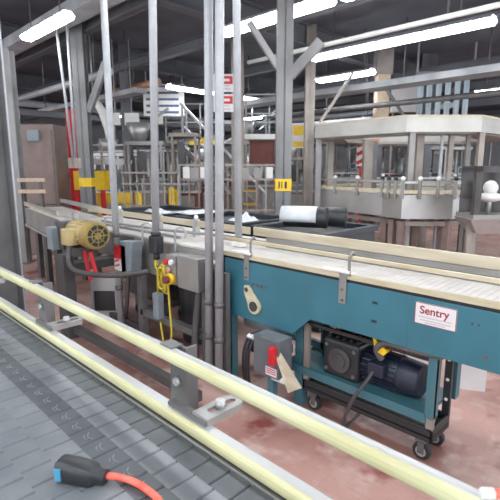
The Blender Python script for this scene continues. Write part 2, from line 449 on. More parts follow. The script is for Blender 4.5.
# flange bearing
bx, bz = -2.13, .640
f = MB()
pts = [(bx+.052*math.cos(a), bz+.052*math.sin(a)) for a in (PI*i/14 - PI*.78 for i in range(19))]
top = [(bx-.062, bz+.135), (bx-.105, bz+.135), (bx-.11, bz+.09)]
f.prism([(bx+.058*math.cos(a), bz+.058*math.sin(a)) for a in (2*PI*i/28 for i in range(28))], 'Y', TY-.022, TY)
f.prism([(bx-.058, bz-.005), (bx+.03, bz+.05), (bx-.055, bz+.14), (bx-.10, bz+.135), (bx-.10, bz+.085)], 'Y', TY-.018, TY)
fb = f.build('flange_bearing', M['cream2'], tc_, bev=.003)
MB().cyl((bx, TY-.030, bz), (bx, TY-.022, bz), .036, n=22).build('bearing_seal', M['fsteel'], fb)
MB().cyl((bx-.074, TY-.021, bz+.108), (bx-.074, TY-.018, bz+.108), .017, n=14).build('slot', M['fsteel'], fb)
for i in range(4):
    MB().cyl((-2.16+i*.042, TY-.008, .792), (-2.16+i*.042, TY, .792), .011, n=10).build('bolt', M['dsteel'], tc_)
for z in (.862, .755): 
    MB().obox((-1.205, TY-.001, z), (.016, .0015, .007)).build('slot', M['black'], tc_)
for X in (-.69, -.66): MB().cyl((X, TY-.004, .87), (X, TY, .87), .006, n=8).build('bolt', M['fsteel'], tc_)
MB().cyl((-.62, TY-.004, .72), (-.62, TY, .72), .011, n=8).build('bolt', M['dsteel'], tc_)
MB().box(-1.012, -1.008, TY-.0015, TY, .66, .94).build('seam', M['teald'], tc_)
# sign plate
sx0, sx1, sz0, sz1 = -.972, -.762, .808, .922
sp = MB().obox(((sx0+sx1)/2, TY-.003, (sz0+sz1)/2), ((sx1-sx0)/2, .002, (sz1-sz0)/2)).build('name_plate', M['paper'], tc_)
e = MB()
for a in ((sx0, sx1, sz0, sz0+.003), (sx0, sx1, sz1-.003, sz1), (sx0, sx0+.003, sz0, sz1), (sx1-.003, sx1, sz0, sz1)):
    e.box(a[0], a[1], TY-.0056, TY-.005, a[2], a[3])
e.build('plate_border', M['redtx'], sp)
def text(body, size, width, loc, m, parent, name='lettering', rot=None, bold=.0):
    cu = bpy.data.curves.new('tmp', 'FONT'); cu.body = body; cu.size = size; cu.extrude = .0004; cu.offset = bold
    cu.align_x = 'CENTER'; cu.align_y = 'CENTER'
    to = bpy.data.objects.new('tmp', cu); COL.objects.link(to)
    dg = bpy.context.evaluated_depsgraph_get(); me = bpy.data.meshes.new_from_object(to.evaluated_get(dg))
    bpy.data.objects.remove(to); me.name = name
    xs = [v.co.x for v in me.vertices]; sc = width/(max(xs)-min(xs))
    R = rot or Matrix(((1,0,0),(0,0,-1),(0,1,0)))
    for v in me.vertices:
        v.co = R @ V((v.co.x*sc, v.co.y*sc, v.co.z)) + V(loc) - BASE[parent.name]
    me.materials.clear(); me.materials.append(m)
    o = bpy.data.objects.new(name, me); COL.objects.link(o); o.parent = parent; BASE[o.name] = BASE[parent.name]
    return o
text('Sentry', .07, .150, ((sx0+sx1)/2-.006, TY-.0055, sz0+.075), M['redtx'], sp, bold=.0014)
b = MB()
for z, xa, xb in ((sz0+.040, .02, .19), (sz0+.024, .03, .185), (sz0+.012, .055, .16)):
    b.box(sx0+xa, sx0+xb, TY-.0056, TY-.005, z-.003, z+.003)
b.build('small_print', M['greytx'], sp)
# stand
for (x, y) in ((-2.41, TY+.03), (-2.41, TY+.39)):
    MB().box(x-.035, x+.035, y-.03, y+.03, 0, .53).build('leg', M['teald'], tc_)
for (x, y) in ((-1.79, TY+.10), (-1.79, TY+.39)):
    MB().box(x-.03, x+.035, y-.03, y+.03, 0, .66).build('leg', M['teald'], tc_)
MB().box(-1.90, -.90, TY+.05, TY+.42, .272, .292).box(-1.90, -.90, TY+.05, TY+.065, .238, .272).box(-1.90, -.90, TY+.405, TY+.42, .238, .272).build('motor_shelf', M['teald'], tc_)
MB().box(-.905, -.86, TY+.05, TY+.115, .272, .66).build('shelf_hanger', M['teald'], tc_)
MB().box(-.905, -.86, TY+.36, TY+.42, .272, .66).build('shelf_hanger', M['teald'], tc_)
MB().box(-2.41, -1.79, TY+.36, TY+.4, .30, .35).build('cross_rail', M['teald'], tc_)
for y in (TY+.03, TY+.39): MB().box(.6, .66, y-.03, y+.03, 0, .66).build('leg', M['teald'], tc_)
# gear motor
gm = MB(); my = TY+.20
gm.box(-1.60, -1.34, my-.12, my+.12, .292, .535)
gb = gm.build('gearbox', M['black'], tc_, bev=.02)
r = MB(); r.cyl((-1.47, my-.135, .415), (-1.47, my-.12, .415), .078, n=22); r.cyl((-1.47, my-.143, .415), (-1.47, my-.135, .415), .048, n=18); r.build('bearing_cap', M['fsteel'], gb)
for dx, dz in ((-.1, .08), (.1, .08), (-.1, -.08), (.1, -.08)):
    MB().cyl((-1.47+dx, my-.128, .415+dz), (-1.47+dx, my-.118, .415+dz), .012, n=8).build('bolt', M['dsteel'], gb)
r = MB()
for i in range(5): r.box(-1.58+i*.05, -1.56+i*.05, my-.08, my+.08, .533, .547)
r.build('cooling_fin', M['black'], gb)
mo = MB(); mo.cyl((-1.36, my, .40), (-1.02, my, .40), .098, n=24)
for i in range(20):
    a = 2*PI*i/20
    mo.bar((-1.33, my+.103*math.cos(a), .40+.103*math.sin(a)), (-1.12, my+.103*math.cos(a), .40+.103*math.sin(a)), .006, .014, up=(0, math.cos(a), math.sin(a)))
mo.cyl((-1.365, my, .40), (-1.345, my, .40), .115, n=24)
mt = mo.build('electric_motor', M['motorb'], tc_)
MB().cyl((-1.11, my, .40), (-.985, my, .40), .108, .098, 24).build('fan_cover', M['motorb'], mt, bev=.008)
MB().box(-1.26, -1.16, my-.15, my-.08, .40, .48).build('terminal_box', M['motorb'], mt, bev=.006)
# corrugated conduit hugging the panel's underside
pp = smooth_path([(-1.20, TY+.10, .50), (-1.21, TY+.06, .57), (-1.15, TY+.04, .63), (-1.0, TY+.03, .640), (-.85, TY+.05, .645), (-.72, TY+.12, .67)], 12)
MB().tube(pp, [.021 if i % 2 else .016 for i in range(len(pp))], 10).build('flexible_conduit', M['dsteel'], tc_)
pp = smooth_path([(-1.22, TY+.09, .46), (-1.24, TY+.02, .38), (-1.30, TY-.02, .26), (-1.36, TY-.02, .10), (-1.38, TY+.02, .008), (-1.42, TY+.3, .008)], 8)
MB().tube(pp, .011, 8).build('power_cable', M['fsteel'], tc_)
gd = MB()
gd.prism([(-1.72, .66), (-1.20, .66), (-1.26, .45), (-1.66, .42)], 'Y', TY+.345, TY+.36)
gd.prism([(-1.235, .64), (-1.14, .575), (-1.165, .545), (-1.22, .565)], 'Y', TY+.05, TY+.085)
gd.build('drive_guard', M['yellow'], tc_)

# disconnect switch on the teal frame
ds = thing('disconnect_switch', 'grey disconnect switch box with red handle below left end of teal conveyor', 'switch box', at(262, 376, Y=2.06))
a0 = at(249, 352, Y=2.06); 
Xc, Zc = -1.87, .385
MB().box(Xc-.115, Xc+.11, 2.03, 2.165, Zc-.125, Zc+.135).build('enclosure', M['boxd'], ds, bev=.006)
MB().cyl((-2.34, TY+.16, .47), (-2.02, TY+.16, .47), .075, n=20).build('terminal_housing', M['boxg'], ds)
MB().box(Xc-.20, Xc-.115, 2.06, 2.16, Zc-.02, Zc+.10).build('terminal_block', M['black'], ds, bev=.004)
h = MB().box(Xc+.055, Xc+.10, 1.985, 2.03, Zc-.02, Zc+.10).build('handle', M['red'], ds, bev=.008)
MB().box(Xc+.0, Xc+.095, 2.026, 2.0302, Zc-.11, Zc-.055).build('warning_label', M['paper'], ds)
b = MB(); 
for i in range(3): b.box(Xc+.006, Xc+.089, 2.0245, 2.026, Zc-.068-i*.014, Zc-.062-i*.014)
b.build('label_print', M['red'], ds)
for i in range(3):
    MB().cyl((Xc-.185+i*.026, 2.045, Zc+.085), (Xc-.185+i*.026, 2.07, Zc+.10), .011, n=10).build('cable_gland', M['white'], ds)
for i in range(3):
    x = Xc-.185+i*.026
    MB().tube(smooth_path([(x, 2.045, Zc+.08), (x-.01, 2.02, Zc), (x-.05, 2.05, Zc-.15), (x-.10, 2.12, Zc-.3), (x-.12, 2.2, .012)], 6), .009, 8).build('cable', M['black'], ds)
MB().box(Xc-.03, Xc+.03, 2.165, TY+.07, Zc-.03, Zc+.03).build('mounting_arm', M['teald'], ds)
MB().cyl((Xc+.02, 2.08, Zc-.15), (Xc+.13, 2.06, Zc-.13), .018, n=10).build('conduit_elbow', M['white'], ds)
MB().bar((Xc-.02, 2.12, 0), (Xc-.02, 2.12, Zc-.12), .05).build('stand', M['teald'], ds)
lp = MB()
q = [at(273.5, 351, Y=2.03), at(281, 353, Y=2.05), at(302, 388, Y=2.03), at(288, 393, Y=2.01)]
n_ = (q[1]-q[0]).cross(q[2]-q[0]).normalized()*.005
A = [lp.bm.verts.new(p-n_) for p in q]; B = [lp.bm.verts.new(p+n_) for p in q]
for i in range(4): lp.bm.faces.new((A[i], A[(i+1)%4], B[(i+1)%4], B[i]))
lp.bm.faces.new(A[::-1]); lp.bm.faces.new(B)
lp.build('side_plate', M['board'], ds)

# ================================================================== BLACK CART UNDER TEAL CONVEYOR
ct = thing('utility_cart', 'black utility cart on casters parked under the teal conveyor', 'cart', (-1.26, 2.45, 0))
cx0, cx1, cy0, cy1 = -1.74, -.86, 2.26, 2.50
tr = MB(); tr.box(cx0, cx1, cy0, cy1, .15, .165)
for a in ((cx0, cx1, cy0, cy0+.015), (cx0, cx1, cy1-.015, cy1), (cx0, cx0+.015, cy0, cy1), (cx1-.015, cx1, cy0, cy1)): tr.box(*a, .125, .21)
tr.build('lower_tray', M['black'], ct, bev=.004)
MB().box(cx0+.02, cx1-.02, cy0+.02, cy1-.02, .1655, .17).build('tray_mat', M['taupe'], ct)
for x, y in ((cx1-.02, cy0+.012), (cx1-.02, cy1-.012), (cx0+.02, cy0+.012), (cx0+.02, cy1-.012)):
    pst = MB().box(x-.02, x+.02, y-.012, y+.012, .20, .60)
    p_ = pst.build('corner_post', M['black'] if y > 2.4 else M['taupe'], ct)
    if y > 2.4 and x > -1:
        for z in (.30, .42, .54): MB().cyl((x, y-.014, z), (x, y-.012, z), .010, n=10).build('hole', M['white'], p_)
for y in (cy0+.012, cy1-.012): MB().box(cx0, cx1, y-.01, y+.01, .588, .61).build('top_rail', M['black'], ct)
for x in (cx0+.08, cx1-.06):
    for y in (cy0+.03, cy1-.03):
        c = MB().box(x-.03, x+.03, y-.03, y+.03, .112, .125).box(x-.012, x-.004, y-.022, y-.018, .05, .10).box(x-.018, x+.018, y-.026, y-.021, .04, .105).box(x-.018, x+.018, y+.021, y+.026, .04, .105).build('caster', M['dsteel'], ct)
        MB().cyl((x, y-.018, .05), (x, y+.018, .05), .05, n=22).build('wheel', M['rubber'], c, bev=.005)
        MB().cyl((x, y-.0195, .05), (x, y+.0195, .05), .03, n=16).build('wheel_hub', M['steel'], c)

# ================================================================== INFEED CONVEYOR (left, stainless)
ic = thing('conveyor', 'stainless conveyor with yellow motor running left from the teal conveyor', 'conveyor', (-4.2, 2.4, 0))
MB().box(-3.72, -2.47, TY-.004, TY+.008, .655, .955).build('side_panel', M['steelw'], ic)
MB().box(-3.72, -2.47, TY+.74, TY+.752, .70, .955).build('side_panel', M['steelw'], ic)
MB().box(-5.45, -3.74, TY+.0, TY+.01, .72, .955).build('side_panel', M['dsteel'], ic)
MB().box(-5.6, -2.52, TY+.012, TY+.74, .90, .958).build('chain_bed', M['dsteel'], ic)
ch = MB(); x = -5.6
while x < -2.52:
    ch.box(x+.001, x+.0365, TY+.03, TY+.36, .958, .974); ch.box(x+.001, x+.0365, TY+.375, TY+.73, .958, .974); x += .038
ch.build('chain', M['chain'], ic)
# angled far-left section
pA = V((-5.45, TY, 0)); pB = V((-7.5, TY+.33, 0)); dd = (pB-pA).normalized(); sd = V((dd.y, -dd.x, 0))
if sd.y < 0: sd = -sd
def seg(z0, z1, o0, o1, a=0., b=1.):
    m = MB(); P = pA.lerp(pB, a); Q = pA.lerp(pB, b)
    vs = [m.bm.verts.new(p+sd*o+V((0,0,z))) for z in (z0, z1) for o in (o0, o1) for p in (P, Q)]
    for f in ((0,2,3,1), (4,5,7,6), (0,1,5,4), (2,6,7,3), (0,4,6,2), (1,3,7,5)): m.bm.faces.new([vs[i] for i in f])
    return m
seg(.72, .985, 0, .012).build('side_panel', M['steelw'], ic)
seg(.72, .985, .55, .562).build('side_panel', M['steelw'], ic)
seg(.70, .735, -.02, .012).build('lower_lip', M['steel'], ic)
seg(.93, .978, .012, .55).build('chain', M['chain'], ic)
seg(1.05, 1.085, -.01, .01).build('guide_rail', M['steel'], ic)
seg(1.02, 1.05, -.008, .012).build('wear_strip', M['cream2'], ic)
seg(1.05, 1.11, .53, .545).build('guide_rail', M['steel'], ic)
for a in (.12, .4, .66):
    P = pA.lerp(pB, a); 
    for o in (.03, .52): 
        q = P+sd*o; MB().box(q.x-.05, q.x+.05, q.y-.03, q.y+.03, 0, .73).build('leg', M['fsteel'], ic)
# rails over the mid section
MB().box(-5.5, -3.0, TY+.0, TY+.016, 1.02, 1.045).build('guide_rail', M['steel'], ic)
MB().box(-5.5, -2.6, TY+.405, TY+.425, 1.06, 1.118).build('guide_rail', M['board'], ic)
pp = smooth_path([(-4.6, TY+.14, 1.03), (-4.0, TY+.15, 1.03), (-3.5, TY+.18, 1.035), (-3.1, TY+.26, 1.035), (-2.75, TY+.34, 1.03)], 8)
MB().tube(pp, .013, 8).build('swept_rail', M['steelw'], ic)
for X in (-5.0, -4.25, -3.55, -3.05):
    b = MB(); b.tube(smooth_path([(X, TY-.012, .90), (X, TY-.012, 1.06), (X+.01, TY-.01, 1.10), (X+.04, TY+.02, 1.115), (X+.07, TY+.04, 1.09), (X+.07, TY+.045, 1.03)], 5), .010, 7)
    b.build('hook_bracket', M['steel'], ic)
for X in (-4.7, -3.9, -3.3):
    MB().box(X-.02, X+.02, TY+.38, TY+.44, .97, 1.13).build('rail_post', M['steel'], ic)
    MB().ball((X, TY+.41, 1.15), .022, 7).build('knob', M['white'], ic)
# legs and rails of the mid section
for x, y in ((-3.52, TY-.06), (-3.52, TY+.70), (-2.62, TY+.70)):
    MB().box(x-.035, x+.035, y-.03, y+.03, 0, .68).build('leg', M['dsteel'], ic)
MB().box(-3.52, -2.48, TY-.09, TY-.03, .27, .325).build('cross_rail', M['dsteel'], ic)
MB().box(-4.12, -3.55, TY-.09, TY-.04, .10, .15).build('cross_rail', M['fsteel'], ic)
MB().box(-3.55, -3.49, TY-.04, TY+.70, .27, .325).build('cross_rail', M['dsteel'], ic)
MB().box(-2.64, -2.60, TY-.08, TY-.02, 0, .66).build('leg', M['dsteel'], ic)
# motor stand
MB().box(-4.24, -4.06, 1.66, 1.76, 0, .80).build('motor_post', M['fsteel'], ic)
MB().box(-4.06, -2.2, 1.70, 1.76, .06, .13).build('floor_rail', M['fsteel'], ic)
MB().box(-4.24, -4.06, 1.76, TY, .64, .72).build('motor_arm', M['fsteel'], ic)
# drive motor: axis along the line, fan end towards the viewer
c0 = at(97, 236, Y=1.78); mx, mz = c0.x, c0.z
mo = MB(); mo.cyl((mx-.42, 1.78, mz), (mx-.06, 1.78, mz), .105, n=24)
for i in range(18):
    a = 2*PI*i/18
    mo.bar((mx-.38, 1.78+.108*math.cos(a), mz+.108*math.sin(a)), (mx-.08, 1.78+.108*math.cos(a), mz+.108*math.sin(a)), .008, .014, up=(0, math.cos(a), math.sin(a)))
dm = mo.build('drive_motor', M['motory'], ic)
MB().cyl((mx-.10, 1.78, mz), (mx+.01, 1.78, mz), .125, .118, 26).build('fan_cover', M['motoro'], dm, bev=.01)
g = MB(); g.cyl((mx+.01, 1.78, mz), (mx+.013, 1.78, mz), .098, n=24)
g.build('fan_opening', M['black'], dm)
g = MB()
for i in range(8):
    a = 2*PI*i/8
    g.bar((mx+.016, 1.78+.02*math.cos(a), mz+.02*math.sin(a)), (mx+.016, 1.78+.10*math.cos(a), mz+.10*math.sin(a)), .008, .006, up=(1,0,0))
for rr in (.055, .098):
    g.tube([(mx+.016, 1.78+rr*math.cos(2*PI*i/24), mz+rr*math.sin(2*PI*i/24)) for i in range(25)], .005, 6)
g.cyl((mx+.013, 1.78, mz), (mx+.022, 1.78, mz), .03, n=14)
g.build('fan_grille', M['motoro'], dm)
MB().box(mx-.32, mx-.18, 1.60, 1.69, mz-.09, mz+.05).build('terminal_box', M['motory'], dm, bev=.006)
MB().box(mx-.56, mx-.42, 1.66, 1.92, mz-.16, mz+.09).build('gear_reducer', M['fsteel'], ic, bev=.01)
MB().box(mx-.64, mx-.52, 1.60, 1.70, mz-.17, mz+.04).build('chain_guard', M['boxg'], ic, bev=.006)
MB().box(mx-.5, mx-.2, 1.68, 1.88, mz-.20, mz-.12).build('motor_mount', M['fsteel'], ic)
pp = smooth_path([(mx-.22, 1.63, mz-.09), (mx-.18, 1.60, mz-.24), (mx-.05, 1.63, mz-.30), (mx+.25, 1.76, mz-.30), (mx+.5, 1.95, mz-.26), (-3.74, 2.1, .60)], 8)
MB().tube(pp, .022, 9).build('motor_cable', M['fsteel'], ic)
for dx, L_ in ((-.20, .26), (-.08, .20)):
    MB().bar((mx+dx, 1.75, mz-.15), (mx+dx+.07, 1.76, mz-.15-L_), .024).build('red_tie', M['red'], ic)

# grey control box with red/white label
q0 = at(122, 240, Y=2.02); 
cb_ = thing('control_box', 'small grey control box with red and white label hung on stainless conveyor', 'control box', (-3.72, 2.06, .42))
def AX(px, py, Y): q = at(px, py, Y=Y); return (q.x, q.z)
MB().prism([AX(118.5, 241, 2.0), AX(131.5, 242, 2.0), AX(130.5, 276, 2.0), AX(121.5, 274, 2.0)], 'Y', 2.0, 2.11).build('enclosure', M['boxg'], cb_, bev=.008)
MB().prism([AX(114.5, 246, 1.99), AX(120, 247, 1.99), AX(120, 259, 1.99), AX(114.5, 258, 1.99)], 'Y', 1.985, 2.0).build('red_plate', M['red'], cb_)
l0, l1, l2, l3 = AX(114.5, 258, 1.99), AX(120, 259, 1.99), AX(121, 271, 1.99), AX(115.5, 269, 1.99)
MB().prism([l0, l1, l2, l3], 'Y', 1.985, 2.0).build('white_label', M['paper'], cb_)
b = MB()
for i in range(2): b.bar((l0[0]+.01, 1.984, l3[1]+.03+.045*i), (l1[0]-.005, 1.984, l3[1]+.055+.045*i), .002, .016)
b.build('red_stripe', M['red'], cb_)
MB().box(l0[0]-.02, l1[0]+.08, 2.0, 2.014, l3[1]-.02, AX(115, 244, 2.0)[1]).build('back_plate', M['steelw'], cb_)
MB().box(-3.70, -3.56, 2.11, 2.2, .70, .80).build('mount', M['dsteel'], cb_)
MB().tube(smooth_path([(-3.62, 2.06, .62), (-3.64, 2.05, .40), (-3.72, 2.08, .25), (-3.85, 2.15, .15), (-3.7, 2.2, .012)], 6), .02, 9).build('cable', M['fsteel'], cb_)

# junction box with push buttons
jb = thing('junction_box', 'stainless junction box with red push button on front of conveyor', 'junction box', (-2.95, 2.1, .62))
MB().box(-2.92, -2.66, 2.06, 2.194, .665, .925).build('enclosure', M['steelw'], jb, bev=.006)
MB().box(-3.06, -2.925, 2.05, 2.194, .68, .915).build('button_panel', M['steelw'], jb)
MB().box(-2.655, -2.545, 2.125, 2.194, .66, .90).build('side_box', M['boxd'], jb, bev=.006)
r = MB().cyl((-2.97, 2.005, .73), (-2.97, 2.05, .73), .045, n=18).build('yellow_collar', M['yellow'], jb)
MB().cyl((-2.97, 1.965, .73), (-2.97, 2.005, .73), .032, n=18).build('stop_button', M['brick'], jb, bev=.006)
for (x, z, m_) in ((-3.03, .86, 'red'), (-2.96, .865, 'white'), (-3.0, .80, 'copper')):
    MB().cyl((x, 2.02, z), (x, 2.05, z), .022, n=14).build('push_button', M[m_], jb)
MB().tube(smooth_path([(-2.72, 2.12, .66), (-2.72, 2.08, .4), (-2.70, 2.05, .2), (-2.66, 2.02, .012)], 6), .028, 10).build('flexible_conduit', M['fsteel'], jb)
MB().cyl((-2.50, 2.185, .66), (-2.50, 2.195, .66), .01, n=8).build('bolt', M['steel'], jb)
jb.location.x += .06
sc_ = thing('curved_guard', 'small curved cream plastic guard at junction of stainless and teal conveyors', 'guard', (-2.48, 2.17, .7))
MB().tube(smooth_path([(-2.54, 2.172, .90), (-2.49, 2.165, .86), (-2.47, 2.165, .80), (-2.49, 2.165, .74), (-2.54, 2.172, .70)], 6), .022, 8).build('guard', M['cream2'], sc_)

# sheet metal box in front
gq = at(104, 322, Z=0)
R_ = Matrix((RT, FH, V((0,0,1)))).transposed()
def vb(p, t, x0, x1, d0, d1, z0, z1, name, m, bev=0):
    return MB().obox(V((p.x, p.y, 0)) + RT*((x0+x1)/2) + FH*((d0+d1)/2) + V((0,0,(z0+z1)/2)), ((x1-x0)/2, (d1-d0)/2, (z1-z0)/2), R_).build(name, M[m], t, bev=bev)
D_ = (gq-CAM).dot(FH) - .12; gq = at(96.5, 168, D=D_)
pb_ = thing('metal_box', 'open-fronted grey sheet-metal box standing below the yellow motor', 'box', (gq.x, gq.y, 0))
hw = .132; zt = at(104, 278, D=D_).z; zb = at(104, 291, D=D_).z; zc = at(104, 311, D=D_).z
fr = MB(); P0 = V((gq.x, gq.y, 0))
for a in ((-hw, hw, zb, zt), (-hw, hw, 0, zc), (-hw, -hw+.025, zc, zb), (hw-.022, hw, zc, zb)):
    fr.obox(P0 + RT*((a[0]+a[1])/2) + FH*.005 + V((0,0,(a[2]+a[3])/2)), ((a[1]-a[0])/2, .005, (a[3]-a[2])/2), R_)
fr.build('front_frame', M['steel'], pb_)
vb(gq, pb_, -hw, -hw+.01, .01, .14, 0, zt, 'side_panel', 'steelw'); vb(gq, pb_, hw-.01, hw, .01, .14, 0, zt, 'side_panel', 'steelw'); vb(gq, pb_, -hw+.01, hw-.01, .13, .14, 0, zt, 'back_panel', 'steelw'); vb(gq, pb_, -hw+.01, hw-.01, .01, .13, zt-.01, zt, 'top_panel', 'steelw')
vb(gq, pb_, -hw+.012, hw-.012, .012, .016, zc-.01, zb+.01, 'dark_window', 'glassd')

# ================================================================== VERTICAL CONDUITS
def conduit(xb, yb, xt, Y, r, label, m='galv', zb=None, group='grey vertical conduits'):
    B = at(xb, yb, Y=Y)
    T0 = at(xt, 0, Y=Y)
    if zb is not None: B = B + (B-T0)*((B.z-zb)/(T0.z-B.z))
    T = B + (T0-B)*((CEIL-B.z)/(T0.z-B.z))
    t = thing('vertical_conduit', label, 'pipe', B, group)
    MB().cyl(B, T, r, n=16).build('pipe', M[m], t)
    return t, B, T
t, B, T = conduit(115.5, 222, 103.5, 2.03, .030, 'grey vertical pipe passing just right of the yellow motor', zb=0)
for z in (.5, 1.0): 
    p = B.lerp(T, z/CEIL); MB().cyl(p-V((0,0,.02)), p+V((0,0,.02)), .036, n=14).build('pipe_clamp', M['dsteel'], t)
t, B, T = conduit(156, 238, 152.5, 2.08, .031, 'grey vertical pipe ending in black socket above coiled yellow cable')
MB().box(B.x-.05, B.x+.05, B.y-.045, B.y+.045, B.z-.13, B.z+.02).build('socket_box', M['black'], t, bev=.012)
MB().cyl(B+V((0,0,.02)), B+V((0,0,.05)), .042, n=14).build('locknut', M['black'], t)
MB().cyl(B+V((.0,0,-.18)), B+V((0,0,-.13)), .028, n=12).build('cable_gland', M['black'], t)
cc = B+V((.13, -.03, -.37))
coil = []
for i in range(90):
    a = 2*PI*i/18
    coil.append((cc.x+.05*math.cos(a)+.008*math.sin(i), cc.y+.02*math.sin(a*.3), cc.z+.095*math.sin(a)+.0012*i))
MB().tube(smooth_path([B+V((0,0,-.17)), B+V((.01,-.02,-.24)), cc+V((.05,0,.0))], 6) + coil + smooth_path([coil[-1], (cc.x+.08, cc.y, cc.z-.2), (cc.x+.09, cc.y, cc.z-.42), (cc.x+.02, cc.y, cc.z-.62), (cc.x-.03, cc.y, cc.z-.5), (B.x+.02, B.y, B.z-.72)], 6), .0095, 7).build('coiled_cable', M['ycord'], t)
MB().box(B.x-.035, B.x+.045, B.y-.04, B.y+.03, B.z-.70, B.z-.47).build('inline_plug', M['boxg'], t, bev=.012)
MB().tube([B+V((0,0,-.16)), B+V((.0,0,-.47))], .010, 7).build('drop_cable', M['ycord'], t)
for xb, xt, lab in ((209, 208.5, 'left of two close grey pipes standing at left end of teal conveyor'), (219.3, 219.5, 'right of two close grey pipes standing at left end of teal conveyor')):
    t, B, T = conduit(xb, 238, xt, 2.08, .0305, lab, zb=0)
    for z in (.35, .62):
        p = B.lerp(T, z/CEIL); MB().cyl(p-V((0,0,.02)), p+V((0,0,.02)), .038, n=14).build('pipe_clamp', M['dsteel'], t)
MB_ = MB().box(-2.56, -2.34, 2.116, 2.15, 0, .85)
tag(MB_.build('strut_post', M['dsteel']), 'short dark strut post backing the two close grey pipes', 'post')
t, B, T = conduit(238.5, 232, 236.5, 2.47, .029, 'thin grey pipe dropping onto the conveyor right of the close pair', zb=.996)
MB().box(B.x-.05, B.x+.06, B.y-.03, B.y+.03, .979, 1.04).build('sensor_foot', M['white'], t, bev=.006)

# ================================================================== STEEL COLUMNS
def hcol(c, w, d, z0, z1, ang=0, t=.02, m='colm'):
    mb = MB(); R = Matrix.Rotation(ang, 3, 'Z'); c = V((c[0], c[1], 0))
    for (ox, oy, hx, hy) in ((0, -d/2+t/2, w/2, t/2), (0, d/2-t/2, w/2, t/2), (0, 0, t/2, d/2)):
        mb.obox(c + R @ V((ox, oy, 0)) + V((0,0,(z0+z1)/2)), (hx, hy, (z1-z0)/2), R)
    return mb
ang = YAW  # flanges roughly facing the line
def column(px, D, wpx, label, m='colm', top=None):
    p = at(px, 168, D=D); w = wpx*D/FPX
    t = thing('steel_column', label, 'column', (p.x, p.y, 0), 'steel columns')
    hcol(p, w, w, 0, top or CEIL, PI/4, max(.02, w*.09), m).build('shaft', M[m], t)
    MB().obox((p.x, p.y, .01), (w*.8, w*.8, .01), Matrix.Rotation(PI/4, 3, 'Z')).build('base_plate', M['dsteel'], t)
    return t, p, w
# big column at left edge
pc = at(5, 168, Y=1.55)
t = thing('steel_column', 'wide grey steel column close by at the left picture edge', 'column', (-5.55, 1.55, 0), 'steel columns')
mb = MB(); R = Matrix.Rotation(PI/4, 3, 'Z')
a = at(17.2, 205, D=4.6); 
mb.box(a.x-.34, a.x, a.y-.30, a.y-.275, 0, CEIL); mb.box(a.x-.34, a.x, a.y-.025, a.y, 0, CEIL); mb.box(a.x-.18, a.x-.16, a.y-.275, a.y-.025, 0, CEIL)
mb.build('shaft', M['colm'], t)
mb = MB(); mb.box(a.x-.012, a.x+.002, a.y-.02, a.y-.004, 0, CEIL); mb.build('edge_strip', M['galv'], t)  # pale strip imitates light reflecting off the flange edge
MB().box(a.x-.40, a.x+.05, a.y-.36, a.y+.06, 0, .02).build('base_plate', M['dsteel'], t)
column(16.0, 7.6, 11, 'pale steel column seen just behind the wide left column', 'colm2', 3.45)
t, p, w = column(283, 6.0, 15, 'grey steel column in the middle with yellow band')
R = Matrix.Rotation(PI/4, 3, 'Z')
def ringband(p, w, z0, z1):
    h = w/2+.006
    o = [tuple((V((p.x, p.y, 0)) + R @ V((a*h, b*h, 0))).xy) for a, b in ((-1,-1), (1,-1), (1,1), (-1,1))]
    i = [tuple((V((p.x, p.y, 0)) + R @ V((a*(h-.005), b*(h-.005), 0))).xy) for a, b in ((-1,-1), (1,-1), (1,1), (-1,1))]
    return MB().ring(o, i, z0, z1)
za, zb = at(283, 191, D=5.9).z, at(283, 179, D=5.9).z
bd = ringband(p, w, za, zb).build('yellow_band', M['yellow'], t)
h = w/2+.007
for dx, ww in ((-.055, .02), (-.02, .012), (.03, .03)):
    c = V((p.x, p.y, (za+zb)/2)) + R @ V((dx, -h, 0))
    MB().obox(c, (ww/2, .001, (zb-za)*.28), R).build('black_mark', M['black'], bd)
    c = V((p.x, p.y, (za+zb)/2)) + R @ V((-h, dx, 0))
    MB().obox(c, (.001, ww/2, (zb-za)*.28), R).build('black_mark', M['black'], bd)
def brace(p, q, w, t, m='colm'): return MB().bar(p, q, w, w).build('brace', M[m], t)
brace(at(249, 22, D=5.9), at(278, 68, D=5.95), .07, t, 'colm2'); brace(at(321, 42, D=5.9), at(290, 76, D=5.95), .12, t)
t, p, w = column(86.5, 8.2, 11.5, 'grey steel column behind yellow guard at left')
brace(at(106, 62, D=8.1), at(89, 112, D=8.15), .10, t)
bz0, bz1 = at(86, 187, D=8).z, at(86, 178, D=8).z
ringband(p, w, bz0, bz1).build('yellow_band', M['yellow'], t)
def post(px, D, y0, w, m, label, name='post', top=None, cat='post', grp=None):
    p = at(px, 168, D=D); zt = at(px, y0, D=D).z if top is None else top
    return tag(MB().obox((p.x, p.y, zt/2), (w/2, w/2, zt/2), Matrix.Rotation(PI/4, 3, 'Z')).build(name, M[m]), label, cat, grp)
post(76.5, 9.5, 110, .22, 'red', 'bright red post beside the column with yellow guard')
for px, pt, lab in ((73, 60, 'left of two thin pale rods hanging by the red post'), (75.5, 69, 'right of two thin pale rods hanging by the red post')):
    b = at(px, 158, D=7.4); tp = at(pt, 57, D=7.4)
    tt = thing('hanging_rod', lab, 'rod', b, 'thin rods by the red post')
    tpp = b + (tp-b)*((CEIL-.6-b.z)/(tp.z-b.z))
    MB().cyl(b, tpp, .022, n=8).build('rod', M['galv'], tt); MB().box(b.x-.06, b.x+.06, b.y-.06, b.y+.06, b.z-.16, b.z).build('end_box', M['taupe'], tt)
column(129, 11.5, 8, 'thin dark steel column between the two left vertical pipes', 'beam')
column(308, 10, 9, 'thin tan steel column just right of the yellow-banded column', 'taupe')
column(420, 12.5, 14, 'dark steel column behind upper right of accumulation table', 'beam')
